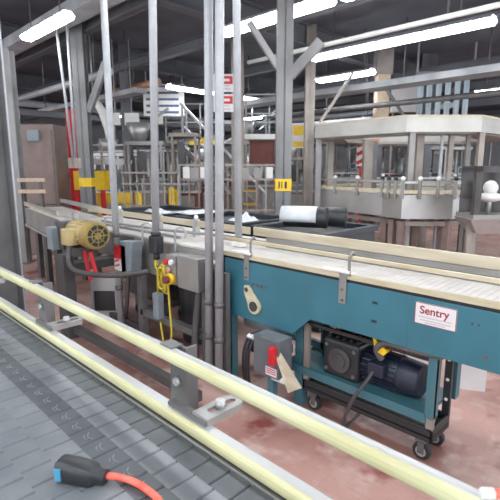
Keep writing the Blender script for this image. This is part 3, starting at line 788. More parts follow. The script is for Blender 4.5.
column(376, 12.5, 8, 'dark narrow steel column left of the pale blue strip curtain', 'beam')
t, p, w = column(238, 10.5, 12, 'pale steel column right of the red-headed signs', 'taupe')

# ================================================================== BLACK BINS AND ROLLS BEHIND THE LINE
def bin_(x0, x1, y0, y1, z1, label, m='bin'):
    t = thing('plastic_bin', label, 'bin', ((x0+x1)/2, (y0+y1)/2, 0), 'black plastic bins behind the line')
    o = [(x0, y0), (x1, y0), (x1, y1), (x0, y1)]; i = [(x0+.04, y0+.04), (x1-.04, y0+.04), (x1-.04, y1-.04), (x0+.04, y1-.04)]
    MB().ring(o, i, .12, z1).box(x0+.03, x1-.03, y0+.03, y1-.03, .12, .16).build('tub', M[m], t, bev=.012)
    e = .025
    MB().ring([(x0-e, y0-e), (x1+e, y0-e), (x1+e, y1+e), (x0-e, y1+e)], o, z1-.06, z1).build('rim', M[m], t, bev=.008)
    MB().box(x0+.05, x1-.05, y0+.05, y1-.05, z1-.10, z1-.06).build('contents', M['black'], t)
    for x in (x0+.12, x1-.12):
        for y in (y0+.12, y1-.12): MB().box(x-.05, x+.05, y-.05, y+.05, 0, .12).build('foot', M['rubber'], t)
    return t
bin_(-3.35, -2.42, 3.40, 4.35, 1.0, 'black plastic bin carrying the dark film rolls, right of middle column')
bin_(-4.75, -3.55, 3.40, 4.35, 1.0, 'black plastic bin with white cloth on its edge, behind the pipes')
bin_(-6.2, -5.0, 3.40, 4.35, 1.0, 'black plastic bin furthest left, with pale sheet on top')
def roll(c, d, L_, r, label, film=True):
    t = thing('film_roll', label, 'roll', c); c = V(c); d = V(d).normalized()
    MB().cyl(c-d*L_/2+V((0,0,r)), c+d*L_/2+V((0,0,r)), r, n=26).build('film', M['black'], t)
    e = c+d*L_/2+V((0,0,r)); MB().cyl(e, e+d*.004, r*.45, n=16).build('core', M['fsteel'], t)
    if film:
        w = MB(); n = 14
        for q in range(n):
            pass
        A = []; 
        for s_ in (-L_/2-.03, L_/2-.10):
            ringv = []
            for q in range(n+1):
                a = PI*(-.18+1.3*q/n); nx = V((-d.y, d.x, 0))
                ringv.append(w.bm.verts.new(c+d*s_+V((0,0,r)) + (nx*math.cos(a)+V((0,0,1))*math.sin(a))*(r+.008)))
            A.append(ringv)
        for q in range(n):
            f = w.bm.faces.new((A[0][q], A[0][q+1], A[1][q+1], A[1][q])); f.smooth = True
        o = w.build('white_wrap', M['film'], t); so = o.modifiers.new('s', 'SOLIDIFY'); so.thickness = .006
    return t
roll((-2.83, 3.66, 1.0), (.6, .30, 0), .44, .105, 'black film roll wrapped in white sheet lying on the bin')
roll((-2.75, 3.90, 1.0), (.6, .30, 0), .42, .10, 'bare black film roll lying behind the white-wrapped roll', False)
def cloth(c, sx, sy, sz, m, label):
    mb = MB(); n = 12
    g = [[mb.bm.verts.new((c[0]+sx*(i/n-.5), c[1]+sy*(j/n-.5), c[2]+.004+sz*(math.sin(PI*i/n)*math.sin(PI*j/n))**.6*(.75+.25*math.sin(.9*i+1.1*j)))) for j in range(n+1)] for i in range(n+1)]
    for i in range(n):
        for j in range(n):
            f = mb.bm.faces.new((g[i][j], g[i+1][j], g[i+1][j+1], g[i][j+1])); f.smooth = True
    return tag(mb.build('cloth', M[m]), label, 'cloth')
cloth((-3.70, 3.62, 1.0), .26, .26, .11, 'film', 'crumpled white cloth bundle on black bin right of paired pipes')
cloth((-4.9, 3.9, 1.0), .5, .6, .03, 'film', 'flat white sheet between the two left black bins')
cloth((-5.6, 3.7, .945), .5, .4, .08, 'film', 'pale grey sheet heaped on the furthest left black bin')
# dark tub cart and barrel
tb = thing('tub_cart', 'dark grey tub cart on casters behind the stainless conveyor legs', 'cart', (-4.05, 2.68, 0))
x0, x1, y0, y1 = -4.5, -3.60, 2.52, 2.84
MB().prism([(x0+.08, .22), (x1-.08, .22), (x1, .62), (x0, .62)], 'Y', y0, y1).build('tub', M['glassd'], tb, bev=.02)
for x in (x0+.2, x1-.2):
    for y in (y0+.05, y1-.05):
        c = MB().box(x-.03, x+.03, y-.03, y+.03, .10, .22).build('caster', M['dsteel'], tb); MB().cyl((x, y-.02, .055), (x, y+.02, .055), .055, n=18).build('wheel', M['rubber'], c)
br_ = thing('waste_barrel', 'black round barrel under the conveyor just left of the two close pipes', 'barrel', (-3.20, 2.60, 0))
MB().cyl((-3.20, 2.60, 0), (-3.20, 2.60, .62), .20, .235, 26).build('barrel', M['black'], br_, bev=.02)
MB().cyl((-3.20, 2.60, .60), (-3.20, 2.60, .64), .245, n=26).build('rim', M['black'], br_)
# white cartons by far right
def carton(px0, px1, pyb, h, label, dd=.25):
    a = at(px0, pyb, Z=0); b = at(px1, pyb+ (px1-px0)*.12, Z=0); d = (b-a); w = d.length; d.normalize(); n = V((-d.y, d.x, 0))
    if n.y < 0: n = -n
    t = thing('carton', label, 'carton', a, 'white cartons behind the cart')
    mb = MB(); vs = [mb.bm.verts.new(p+V((0,0,z))) for z in (0, h) for p in (a, b, b+n*dd, a+n*dd)]
    for f in ((3,2,1,0), (4,5,6,7), (0,1,5,4), (1,2,6,5), (2,3,7,6), (3,0,4,7)): mb.bm.faces.new([vs[i] for i in f])
    mb.build('box', M['paper'], t)
    mb = MB(); c = (a+b)/2
    mb.bar(c+n*0+V((0,0,h+.001)), c+n*dd+V((0,0,h+.001)), .05, .002); mb.build('tape', M['taupe'], t)
carton(404, 424, 383, .36, 'white carton on floor just behind black cart posts')
carton(452, 485, 388, .42, 'white carton on floor right of the black cart under teal panel')

# ================================================================== ACCUMULATION TABLE (right)
ac = thing('accumulation_table', 'tall stainless accumulation table with polygonal top ring at right', 'accumulation table', at(430, 168, D=8.3).xy.to_3d())
M['ringm'] = mat('ring_stainless', (178,176,170), .38, .6, (150,147,140), 2, .7)
outl = [(314, 8.3), (404, 6.9), (478, 6.9), (501, 7.5), (512, 8.6), (470, 10.2), (360, 10.6), (322, 9.6)]
out = [at(px, 168, D=D) for px, D in outl]
cen = sum(out, V())/len(out)
inn = [p + (cen-p).normalized()*.10 for p in out]
zt = at(440, 116.5, D=6.9).z; zb_ = at(440, 132, D=6.9).z
MB().ring([tuple(p.xy) for p in out], [tuple(p.xy) for p in inn], zb_, zt).build('top_ring', M['ringm'], ac)
inn0 = [p + (cen-p).normalized()*.012 for p in out]
MB().ring([tuple((p+(p-cen).normalized()*.01).xy) for p in out], [tuple(p.xy) for p in inn], zt, zt+.025).build('ring_lip', M['board'], ac)
inn2 = [p + (cen-p).normalized()*.55 for p in out]
MB().ring([tuple(p.xy) for p in inn], [tuple(p.xy) for p in inn2], zb_-.02, zb_+.03).build('ring_deck', M['taupe'], ac)
for px, D, w, m_ in ((410, 6.97, .085, 'steelw'), (418, 7.3, .11, 'taupe'), (449, 7.2, .07, 'taupe'), (466, 7.2, .06, 'steelw'), (478.5, 7.0, .08, 'taupe'), (318, 8.4, .10, 'colm2'), (330, 8.9, .11, 'taupe'), (367, 8.7, .16, 'taupe'), (374, 9.2, .10, 'dsteel'), (440, 7.2, .04, 'galv')):
    p = at(px, 168, D=D); MB().obox((p.x, p.y, zb_/2), (w/2, w/2, zb_/2), R).build('post', M[m_], ac)
# lower deck
lo = [(318, 8.6), (384, 7.2), (404, 6.75), (456, 6.75), (480, 7.2), (486, 8.2), (455, 9.6), (350, 9.9)]
lo = [at(px, 168, D=D) for px, D in lo]; lc = sum(lo, V())/len(lo)
def off(pl, c, d): return [tuple((p+(c-p).normalized()*d).xy) for p in pl]
z1 = at(430, 195, D=6.75).z; z0 = at(430, 219, D=6.75).z
MB().ring(off(lo, lc, 0), off(lo, lc, .05), z0, z1).build('lower_skirt', M['steel'], ac)
MB().prism(off(lo, lc, .05), 'Z', z1-.06, z1-.04).build('lower_deck', M['chain'], ac)
MB().ring(off(lo, lc, -.03), off(lo, lc, .03), z1+.02, z1+.07).build('guide_rail', M['cream2'], ac)
MB().ring(off(lo, lc, -.02), off(lo, lc, .0), z1+.17, z1+.20).build('guide_rail', M['steel'], ac)
MB().ring(off(lo, lc, .28), off(lo, lc, .30), z1+.17, z1+.20).build('guide_rail', M['steel'], ac)
for i in range(len(lo)):
    a, b = lo[i], lo[(i+1) % len(lo)]
    for s_ in (.0, .33, .67):
        p = a.lerp(b, s_); p = p+(p-lc).normalized()*.03
        MB().box(p.x-.02, p.x+.02, p.y-.02, p.y+.02, z1-.06, z1+.22).build('rail_bracket', M['steelw'], ac)
        MB().ball((p.x, p.y, z1+.24), .035, 6).build('knob', M['white'] if (i+s_*3) % 2 < 1 else M['black'], ac)
MB().ring(off(lo, lc, .1), off(lo, lc, .16), z0-.12, z0-.05).build('base_frame', M['taupe'], ac)
for p in lo:
    q = p+(lc-p).normalized()*.13; MB().box(q.x-.05, q.x+.05, q.y-.05, q.y+.05, 0, z0-.04).build('leg', M['brown'], ac)
for px in (395, 420, 445): 
    q = at(px, 168, D=7.0); MB().box(q.x-.04, q.x+.04, q.y-.04, q.y+.04, 0, z0-.04).build('leg', M['brown'], ac)
# inner drive drum
MB().cyl((lc.x, lc.y, 0), (lc.x, lc.y, 1.0), .28, n=24).build('drive_drum', M['taupe'], ac)
MB().cyl((lc.x, lc.y, 1.0), (lc.x, lc.y, 2.3), .09, n=16).build('centre_shaft', M['dsteel'], ac)
# orange sensor
q = at(376, 138, D=8.5); MB().box(q.x-.06, q.x+.06, q.y-.06, q.y+.06, q.z-.06, zb_).build('sensor', M['copper'], ac)

# ================================================================== BACKGROUND PLANT
def frameof(px, D, label, name, cat, group=None):
    p = at(px, 168, D=D); t = thing(name, label, cat, (p.x, p.y, 0), group); return t, V((p.x, p.y, 0))
def lb(t, p, x0, x1, d0, d1, z0, z1, name, m, bev=0):
    """box in a view-facing yard frame: x right, d away"""
    mb = MB(); R_ = Matrix((RT, FH, V((0,0,1)))).transposed()
    mb.obox(p + RT*((x0+x1)/2) + FH*((d0+d1)/2) + V((0,0,(z0+z1)/2)), ((x1-x0)/2, (d1-d0)/2, (z1-z0)/2), R_)
    return mb.build(name, M[m], t, bev=bev)
def lc_(t, p, pts, r, name, m, n=8):
    return MB().tube([p+RT*a+FH*b+V((0,0,c)) for a, b, c in pts], r, n).build(name, M[m], t)
t, p = frameof(88, 8.75, 'yellow steel guard box behind the banded left column', 'column_guard', 'guard')
zg0, zg1 = at(88, 190, D=8.75).z, at(88, 171, D=8.75).z
lb(t, p, -.29, .30, 0, .03, zg0, zg1, 'guard_panel', 'yellow'); lb(t, p, -.29, -.26, .03, .35, zg0, zg1, 'side_panel', 'yellow'); lb(t, p, .27, .30, .03, .35, zg0, zg1, 'side_panel', 'yellow')
for a in (-.26, .24): lb(t, p, a-.04, a+.04, .03, .11, 0, zg1-.02, 'leg', 'red')
# stainless cabinet at far left
t, p = frameof(38, 8.3, 'tall brownish stainless cabinet right of the left column', 'steel_cabinet', 'cabinet')
zt_ = at(38, 124, D=8.3).z
lb(t, p, -.33, .33, 0, .6, 0, zt_, 'body', 'brown', .02)
lb(t, p, -.12, .08, -.06, 0, at(37, 141, D=8.3).z, at(37, 130, D=8.3).z, 'control_box', 'boxg')
lb(t, p, .28, .305, -.01, .02, .1, zt_-.1, 'door_edge', 'dsteel')
lb(t, p, -.30, .30, -.015, -.0, .93, .95, 'door_seam', 'fsteel')
for yy, lab in ((180, 'upper of two pale wooden planks in front of steel cabinet'), (191.5, 'lower of two pale wooden planks in front of steel cabinet')):
    z = at(30, yy, D=7.5).z; q = at(30, 168, D=7.5); tt = thing('wood_rail', lab, 'plank', (q.x, q.y, 0), 'planks in front of the cabinet')
    q = V((q.x, q.y, 0)); lb(tt, q, -.23, .22, 0, .04, z-.03, z+.03, 'plank', 'wood')
    lb(tt, q, -.20, -.16, .041 if yy < 185 else .085, .08 if yy < 185 else .12, 0, z+.02, 'support', 'dsteel'); lb(tt, q, .10, .14, .041 if yy < 185 else .085, .08 if yy < 185 else .12, 0, z+.02, 'support', 'dsteel')

def machine(px, D, W, H, label, body='taupe', frame='steelw', seed=1, cat='machine', dep=.9, upper=True, win=True):
    rnd = random.Random(seed); t, p = frameof(px, D, label, 'packing_machine', cat)
    bh = H*rnd.uniform(.42, .55)
    lb(t, p, -W/2, W/2, 0, dep, .1, bh, 'base_cabinet', body, .01)
    for a in (-W/2+.06, W/2-.06): 
        for d_ in (.06, dep-.06): lb(t, p, a-.04, a+.04, d_-.04, d_+.04, 0, .1, 'foot', 'dsteel')
    n = max(2, int(W/.45))
    for i in range(n):
        a = -W/2+.06+(W-.12)*i/(n-1)
        lb(t, p, a-.025, a+.025, .02, .07, bh, H, 'post', frame)
        lb(t, p, a-.025, a+.025, dep-.07, dep-.02, bh, H, 'post', frame)
        if i < n-1:
            b_ = -W/2+.06+(W-.12)*(i+1)/(n-1)
            lb(t, p, a+.03, b_-.03, -.012, 0, .16, bh-.06, 'door', body if rnd.random() < .6 else 'steelw')
            lb(t, p, b_-.10, b_-.07, -.03, -.012, bh*.5, bh*.6, 'handle', 'steel')
    lb(t, p, -W/2, W/2, 0, dep, H-.08, H, 'top_frame', frame)
    lb(t, p, -W/2-.05, W/2+.05, -.05, .1, bh, bh+.05, 'guide_rail', 'steel')
    lb(t, p, -W/2, W/2, .03, .06, bh+.18, bh+.21, 'guide_rail', 'steel')
    for i in range(int(W/.35)):
        a = -W/2+.15+rnd.random()*(W-.4); z = bh+.04
        k_ = rnd.random()
        if k_ < .4:
            q = p+RT*a+FH*(dep*.5); MB().cyl(q+V((0,0,bh)), q+V((0,0,H*.82)), .09+.05*rnd.random(), n=14).build('filler_head', M['steel'], t)
        elif k_ < .7: lb(t, p, a, a+.25, dep*.3, dep*.7, bh, bh+rnd.uniform(.2, .45), 'drive_unit', rnd.choice(['boxg', 'brick', 'taupe', 'steelw']))
        else: lc_(t, p, [(a, .4, bh), (a, .4, H-.2), (a+.3, .4, H-.1)], .04, 'duct', 'galv')
    if win: lb(t, p, -W*.22, W*.02, .072, .08, bh+.3, H-.2, 'guard_window', rnd.choice(['glassd', 'film', 'boxg']))
    lb(t, p, W*.22, W*.22+.22, -.10, -.03, bh+.25, bh+.5, 'control_panel', 'boxg')
    lb(t, p, W*.22+.03, W*.22+.19, -.105, -.10, bh+.33, bh+.47, 'screen', 'glassd')
    if upper:
        a = -W*.25; q = p+RT*a+FH*(dep*.5); MB().cyl(q+V((0,0,H)), q+V((0,0,H+.4)), .12, .28, 16).build('hopper', M['steel'], t)
        lc_(t, p, [(W*.2, .4, H), (W*.2, .4, H+.5), (W*.2+.3, .4, H+.7)], .03, 'conduit', 'galv')
    return t
machine(118, 12.5, 1.4, 2.0, 'far stainless filling machine with white top behind thin dark column', 'taupe', 'steel', 3)
machine(145, 9.6, .8, 2.15, 'grey-brown packing machine behind the pipe with yellow coil', 'taupe', 'steelw', 5)
machine(184, 10.0, .62, 2.35, 'rust-brown packing machine left of the paired pipes', 'brick', 'taupe', 8, upper=False)
machine(212, 13.2, 1.25, 1.75, 'low taupe packing machine seen between the paired pipes', 'taupe', 'steelw', 11)
machine(258, 12.6, 1.15, 2.5, 'tall brown packing machine left of yellow-banded column', 'brown', 'steelw', 14)
machine(298, 12.8, .9, 1.9, 'small dark machine just right of yellow-banded column', 'dsteel', 'taupe', 17)
machine(346, 12.8, 1.2, 2.35, 'far steel machine seen through left side of accumulation table', 'steelw', 'colm2', 20)
machine(394, 13.2, 1.3, 2.3, 'dark-bodied far machine seen through middle of accumulation table', 'dsteel', 'taupe', 23)
machine(445, 13.2, 1.5, 2.2, 'far machine behind right posts of accumulation table', 'dsteel', 'steelw', 26)
machine(84, 16, 2.2, 2.0, 'distant machine row behind the red post', 'taupe', 'steel', 29)
machine(150, 18, 3.4, 2.3, 'most distant machine line behind striped white louvre panel', 'taupe', 'steel', 31)
machine(240, 18.5, 3.6, 2.6, 'most distant machine line behind the stairs', 'brown', 'steelw', 33)
machine(330, 18.5, 3.6, 2.6, 'most distant machine line right of central column', 'taupe', 'steelw', 35)
machine(440, 18, 4, 2.7, 'most distant machine line behind pale blue strip curtain', 'dsteel', 'steelw', 37)
# guard fence with pale panels, raised transfer conveyor
t, p = frameof(230, 9.0, 'brown guard fence with small white panels behind the paired pipes', 'guard_fence', 'fence')
for i in range(12):
    a = -1.0+i*.19; lb(t, p, a-.016, a+.016, 0, .04, 0, 1.68, 'fence_post', 'brown' if i % 3 else 'steelw')
for z in (.75, 1.36, 1.64): lb(t, p, -1.02, 1.12, -.012, 0, z, z+.035, 'fence_rail', 'taupe')
for a in (-.86, -.52, -.20, .78, .98): lb(t, p, a-.065, a+.065, -.02, -.013, 1.40, 1.62, 'white_panel', 'paper')
for a in (-.70, .3, .55): lb(t, p, a-.08, a+.08, -.02, -.013, 1.40, 1.60, 'grey_panel', 'steelw')
t, p = frameof(122, 9.9, 'raised pale transfer conveyor between the two left vertical pipes', 'transfer_conveyor', 'conveyor')
zc = at(122, 160, D=9.9).z
lb(t, p, -.95, .10, 0, .5, zc-.08, zc, 'bed', 'white'); lb(t, p, -.95, .10, -.03, 0, zc-.10, zc+.03, 'side_rail', 'steel')
for z in (.16, .30): lb(t, p, -.95, .10, -.02, .01, zc+z, zc+z+.03, 'guide_rail', 'steel')
for i in range(5):
    a = -.92+i*.25; lb(t, p, a-.02, a+.02, -.03, .01, 0, zc+.33, 'post', 'steelw' if i % 2 else 'taupe')
for i in range(3):
    a = -.75+i*.33; lb(t, p, a-.10, a+.10, .02, .3, zc-.62, zc-.2, 'cover', ('steelw', 'brown', 'boxg', 'taupe')[i])
t, p = frameof(150, 8.3, 'thin stainless pipe rack of upright bars behind the yellow-coil pipe', 'pipe_rack', 'rack')
for i in range(9):
    a = -.5+i*.125; lc_(t, p, [(a, .02*(i % 2), 0), (a, .02*(i % 2), 1.55+.12*(i % 3))], .014, 'bar', 'taupe' if i % 2 else 'steelw')
for z in (.9, 1.3, 1.5): lb(t, p, -.53, .53, -.03, 0, z, z+.03, 'cross_bar', 'taupe')
# machine at far right edge
t, p = frameof(491, 5.8, 'dark framed machine with white knob at right picture edge', 'inspection_machine', 'machine')
zt_ = at(489, 166, D=5.8).z; z_ = at(489, 215, D=5.8).z
for a in (-.13, .42): lb(t, p, a-.04, a+.04, 0, .08, z_, zt_, 'frame_post', 'fsteel')
lb(t, p, -.17, .46, 0, .08, zt_-.08, zt_, 'frame_top', 'fsteel'); lb(t, p, -.17, .46, .4, .42, z_, zt_, 'back_panel', 'glassd')
lb(t, p, -.17, .46, 0, .5, z_-.06, z_, 'table', 'steelw')
hp = MB(); R_ = Matrix((RT, FH, V((0,0,1)))).transposed()
for (za_, wa, zb2, wb) in ((z_-.06, .30, z_-.26, .16),):
    A = [hp.bm.verts.new(p+RT*(.1+sx*wa)+FH*(.25+sy*.25)+V((0,0,za_))) for sx, sy in ((-1,-1), (1,-1), (1,1), (-1,1))]
    B = [hp.bm.verts.new(p+RT*(.1+sx*wb)+FH*(.25+sy*.15)+V((0,0,zb2))) for sx, sy in ((-1,-1), (1,-1), (1,1), (-1,1))]
    for i in range(4): hp.bm.faces.new((A[i], A[(i+1)%4], B[(i+1)%4], B[i]))
    hp.bm.faces.new(A); hp.bm.faces.new(B[::-1])
hp.build('hopper', M['steel'], t)
q = p+RT*.10+FH*.15; MB().ball((q.x, q.y, z_+.34), .09, 10, (1,1,1.1)).build('knob', M['white'], t); MB().ball((q.x, q.y, z_+.22), .13, 10, (1.2,1,.5)).build('dome', M['white'], t)
MB().cyl(q+V((0,0,z_)), q+V((0,0,z_+.26)), .03, n=10).build('knob_stem', M['steel'], t)
for a in (-.1, .4): lb(t, p, a-.03, a+.03, .2, .26, 0, z_-.06, 'leg', 'taupe')

# catwalk, stairs
t, p = frameof(190, 14, 'pale steel catwalk platform with railings behind the paired pipes', 'catwalk', 'catwalk')
zp = at(190, 140, D=14).z
lb(t, p, -.7, 3.0, 0, 1.1, zp-.12, zp, 'deck', 'steelw')
lb(t, p, .0, .9, -.03, 0, zp-.14, zp+.06, 'yellow_kick_plate', 'yellow')
for i in range(8):
    a = -.7+i*.52; lb(t, p, a-.02, a+.02, 0, .04, zp, zp+1.05, 'rail_post', 'galv')
for z in (.5, 1.03): lb(t, p, -.7, 3.0, .0, .04, zp+z, zp+z+.04, 'handrail', 'galv')
for a in (-.6, 1.0, 2.8): lb(t, p, a-.06, a+.06, .5, .62, 0, zp-.12, 'support_post', 'taupe')
t, p = frameof(196, 11.4, 'pale steel stairs with sloping handrails by the paired pipes', 'staircase', 'stairs')
for s_ in (0, .7):
    lc_(t, p, [(-.35, s_, at(190, 103, D=11.4).z), (1.75, s_, .95)], .03, 'handrail', 'white')
    lc_(t, p, [(-.35, s_, at(190, 103, D=11.4).z-.5), (1.75, s_, .45)], .025, 'mid_rail', 'galv')
    lc_(t, p, [(-.35, s_, at(190, 103, D=11.4).z-1.0), (1.75, s_, .03)], .06, 'stringer', 'steelw')
for i in range(9):
    f_ = (i+.5)/9; a = -.35+2.1*f_; z = (at(190, 103, D=11.4).z-1.0)*(1-f_)+.02*f_; lb(t, p, a-.12, a+.12, 0, .7, z-.02, z+.02, 'tread', 'dsteel')
for f_ in (.02, .98):
    a = -.35+2.1*f_; zz = (at(190, 103, D=11.4).z)*(1-f_)+.95*f_
    for s_ in (0, .7): lb(t, p, a-.025, a+.025, s_-.02, s_+.02, 0, zz, 'stair_post', 'galv')
# white louvre panel with blue stripes
t, p = frameof(170, 13, 'white hanging louvre panel with dark blue stripes at upper left', 'louvre_panel', 'panel')
za_, zb2 = at(165, 116, D=13).z, at(165, 84, D=13).z
lb(t, p, -.68, .45, 0, .04, za_, zb2, 'panel', 'white')
for i in range(5):
    z = za_+.1+(zb2-za_-.16)*i/4; lb(t, p, -.60, .30, -.012, 0, z-.03, z+.03, 'slat', 'dblue')
for a in (-.6, .4): lb(t, p, a-.012, a+.012, .01, .03, zb2, CEIL, 'hanger', 'galv')
# small hanging white signs
for px, py, s_, lab in ((118, 119, .22, 'small white sign plate hung left of the thin dark column'), (134, 119, .34, 'white sign plate hung right of the thin dark column'), (160.5, 118, .2, 'small white sign plate under the louvre panel')):
    t, p = frameof(px, 11, lab, 'hanging_sign', 'sign', 'small white hanging signs'); z = at(px, py, D=11).z
    lb(t, p, -s_/2, s_/2, 0, .015, z-.14, z+.14, 'plate', 'white'); lb(t, p, -.01, .01, .002, .012, z+.14, CEIL, 'hanger', 'galv')
# warning signs with red headers
for yt, yb, lab in ((74, 92, 'upper white warning sign with red header behind pipes'), (94, 112, 'lower white warning sign with red header behind pipes')):
    t, p = frameof(224, 9.4, lab, 'warning_sign', 'sign', 'red-headed warning signs'); z0, z1 = at(224, yb, D=9.4).z, at(224, yt, D=9.4).z
    lb(t, p, -.20, .22, 0, .012, z0, z1, 'plate', 'paper')
    lb(t, p, -.16, .19, -.006, 0, z1-.19, z1-.04, 'red_header', 'red')
    lb(t, p, -.10, .13, -.009, -.006, z1-.14, z1-.09, 'header_print', 'paper')
    for i in range(2): lb(t, p, -.14+.02*i, .15-.03*i, -.006, 0, z0+.05+.06*i, z0+.07+.06*i, 'print', 'greytx')
    lb(t, p, -.19, -.17, .012, .03, z0, CEIL if yt < 80 else z1+.04, 'hanger', 'galv'); lb(t, p, .19, .21, .012, .03, z0, CEIL if yt < 80 else z1+.04, 'hanger', 'galv')
# yellow sign right of central column, red-striped sign
t, p = frameof(297.5, 10.8, 'yellow and white sign just right of the yellow-banded column', 'safety_sign', 'sign'); z0, z1 = at(297, 148, D=10.8).z, at(297, 123, D=10.8).z
lb(t, p, -.14, .16, 0, .012, z0, z1, 'plate', 'paper'); lb(t, p, -.12, .12, -.006, 0, z1-.28, z1-.06, 'yellow_field', 'yellow'); lb(t, p, -.12, .12, -.006, 0, z0+.03, z0+.14, 'yellow_field', 'yellow')
lb(t, p, -.02, .02, .012, .04, 0, z1, 'post', 'taupe')
t, p = frameof(361, 10.9, 'white sign with red diagonal stripes inside accumulation table view', 'striped_sign', 'sign'); z0, z1 = at(361, 166, D=10.9).z, at(361, 142, D=10.9).z
lb(t, p, -.12, .12, 0, .012, z0, z1, 'plate', 'white')
mb = MB()
for i in range(3):
    zc = z0+.12+.2*i; A = p+RT*-.115+FH*-.006+V((0,0,zc-.06)); B = p+RT*.115+FH*-.006+V((0,0,zc+.06)); mb.bar(A, B, .008, .085)
mb.build('red_stripe', M['red'], t); lb(t, p, -.03, .03, .012, .05, 0, z1, 'post', 'red')
# strip curtain
t, p = frameof(438, 11.2, 'pale blue plastic strip curtain hanging above the accumulation table', 'strip_curtain', 'curtain'); z0, z1 = at(438, 122, D=11.2).z, at(438, 76, D=11.2).z
for i in range(6):
    a = -.62+i*.22; lb(t, p, a, a+.13, .01*(i % 2), .012+.01*(i % 2), z0, z1, 'strip', 'strip')
lb(t, p, -.68, .74, -.01, .05, z1, z1+.1, 'header_rail', 'steelw')
lb(t, p, -.66, -.62, .02, .05, z1+.1, CEIL, 'hanger', 'galv'); lb(t, p, .68, .72, .02, .05, z1+.1, CEIL, 'hanger', 'galv')
# tan duct, white board high behind ring
t, p = frameof(379, 10.8, 'tan vertical duct box above left side of accumulation table', 'duct', 'duct'); lb(t, p, -.12, .16, 0, .3, at(379, 118, D=10.8).z, 3.7, 'shaft', 'wood'); lb(t, p, -.16, .20, -.03, .33, 3.7, CEIL, 'collar', 'taupe')
t, p = frameof(405, 12, 'white board panel seen above the accumulation table ring', 'wall_board', 'panel'); lb(t, p, -.45, .35, 0, .04, at(405, 112, D=12).z, at(405, 82, D=12).z, 'board', 'paper'); lb(t, p, -.4, -.36, .04, .07, 0, at(405, 82, D=12).z, 'post', 'taupe'); lb(t, p, .30, .34, .04, .07, 0, at(405, 82, D=12).z, 'post', 'taupe')
# small parts rack under the upper walkway
t, p = frameof(262, 10.9, 'white topped work platform on legs just left of middle column', 'work_platform', 'platform')
zc = at(262, 134, D=10.9).z
lb(t, p, -.42, .38, 0, .5, zc-.12, zc, 'deck', 'white')
for a in (-.38, .34): lb(t, p, a-.03, a+.03, .02, .08, 0, zc-.12, 'leg', 'steelw'); lb(t, p, a-.02, a+.02, .02, .06, zc, zc+.9, 'rail_post', 'galv')
for z in (.45, .88): lb(t, p, -.40, .36, .02, .05, zc+z, zc+z+.03, 'handrail', 'galv')
lb(t, p, -.30, .30, .2, .45, zc-.7, zc-.14, 'hanging_box', 'brick')
# yellow safety items
def bollard(px, D, y0, label):
    p = at(px, 168, D=D); zt = at(px, y0, D=D).z; t = thing('safety_bollard', label, 'bollard', (p.x, p.y, 0), 'yellow bollards')
    MB().cyl((p.x, p.y, 0), (p.x, p.y, zt), .07, n=14).build('post', M['yellow'], t); MB().ball((p.x, p.y, zt), .07, 7, (1,1,.6)).build('cap', M['yellow'], t)
bollard(137, 9.1, 194, 'short yellow bollard just left of the pipe with yellow coil')
bollard(171, 9.2, 189, 'yellow bollard between yellow-coil pipe and paired pipes, left one')
bollard(176, 9.6, 191, 'yellow bollard between yellow-coil pipe and paired pipes, right one')
t, p = frameof(110, 9.0, 'low yellow barrier rail right of the yellow column guard', 'safety_barrier', 'barrier')
zz = at(110, 196, D=9).z
lb(t, p, -.35, .40, 0, .05, zz-.14, zz+.06, 'rail', 'yellow'); lb(t, p, -.3, -.22, .05, .12, 0, zz+.06, 'post', 'yellow'); lb(t, p, .26, .34, .05, .12, 0, zz+.06, 'post', 'yellow')
t, p = frameof(250, 9.6, 'yellow step ladder with steps left of middle column', 'step_ladder', 'ladder')
for i in range(4): lb(t, p, -.14, .14, .02+.07*i, .2+.07*i, .28*(i+1)-.03, .28*(i+1), 'step', 'yellow')
for a in (-.16, .16): lc_(t, p, [(a, 0, 0), (a, .42, 1.3)], .022, 'side_rail', 'taupe'); lc_(t, p, [(a, .75, 0), (a, .44, 1.28)], .02, 'rear_leg', 'taupe')
# salmon cartons stacked on the far floor
for i, (px, D, s_, z, lab) in enumerate(((56, 9.4, .45, 0, 'salmon carton on floor between cabinet and red post, lower'), (56.5, 9.42, .4, .452, 'salmon carton stacked on another between cabinet and red post'), (100, 10.5, .5, 0, 'salmon carton behind the low yellow barrier'), (206, 9.3, .5, 0, 'salmon carton on floor behind left of paired pipes'), (272, 10.2, .4, 0, 'salmon carton on floor left of the middle column'), (360, 6.4, .4, 0, 'salmon carton on floor before the accumulation table'))):
    t, p = frameof(px, D, lab, 'carton', 'carton', 'salmon cartons'); lb(t, p, -s_/2, s_/2, 0, s_, z, z+s_*.98, 'box', 'pink', .006); lb(t, p, -.03, .03, -.001, s_, z+s_*.98, z+s_*.98+.002, 'tape', 'wood')
    if z: t.location.z = 0
# white crumpled tarp on machine at left (pale sculptural shape)
t, p = frameof(108, 10.2, 'pale bent chute hanging between red post and thin dark column', 'chute', 'chute')
lc_(t, p, [(-.25, 0, at(100, 95, D=10.2).z), (-.05, 0, at(105, 112, D=10.2).z), (.08, 0, at(109, 128, D=10.2).z), (.1, 0, at(110, 140, D=10.2).z)], [.07, .09, .12, .10], 'chute_body', 'white', 10)
lc_(t, p, [(-.25, .03, at(100, 95, D=10.2).z), (-.25, .03, CEIL)], .02, 'hanger', 'galv')
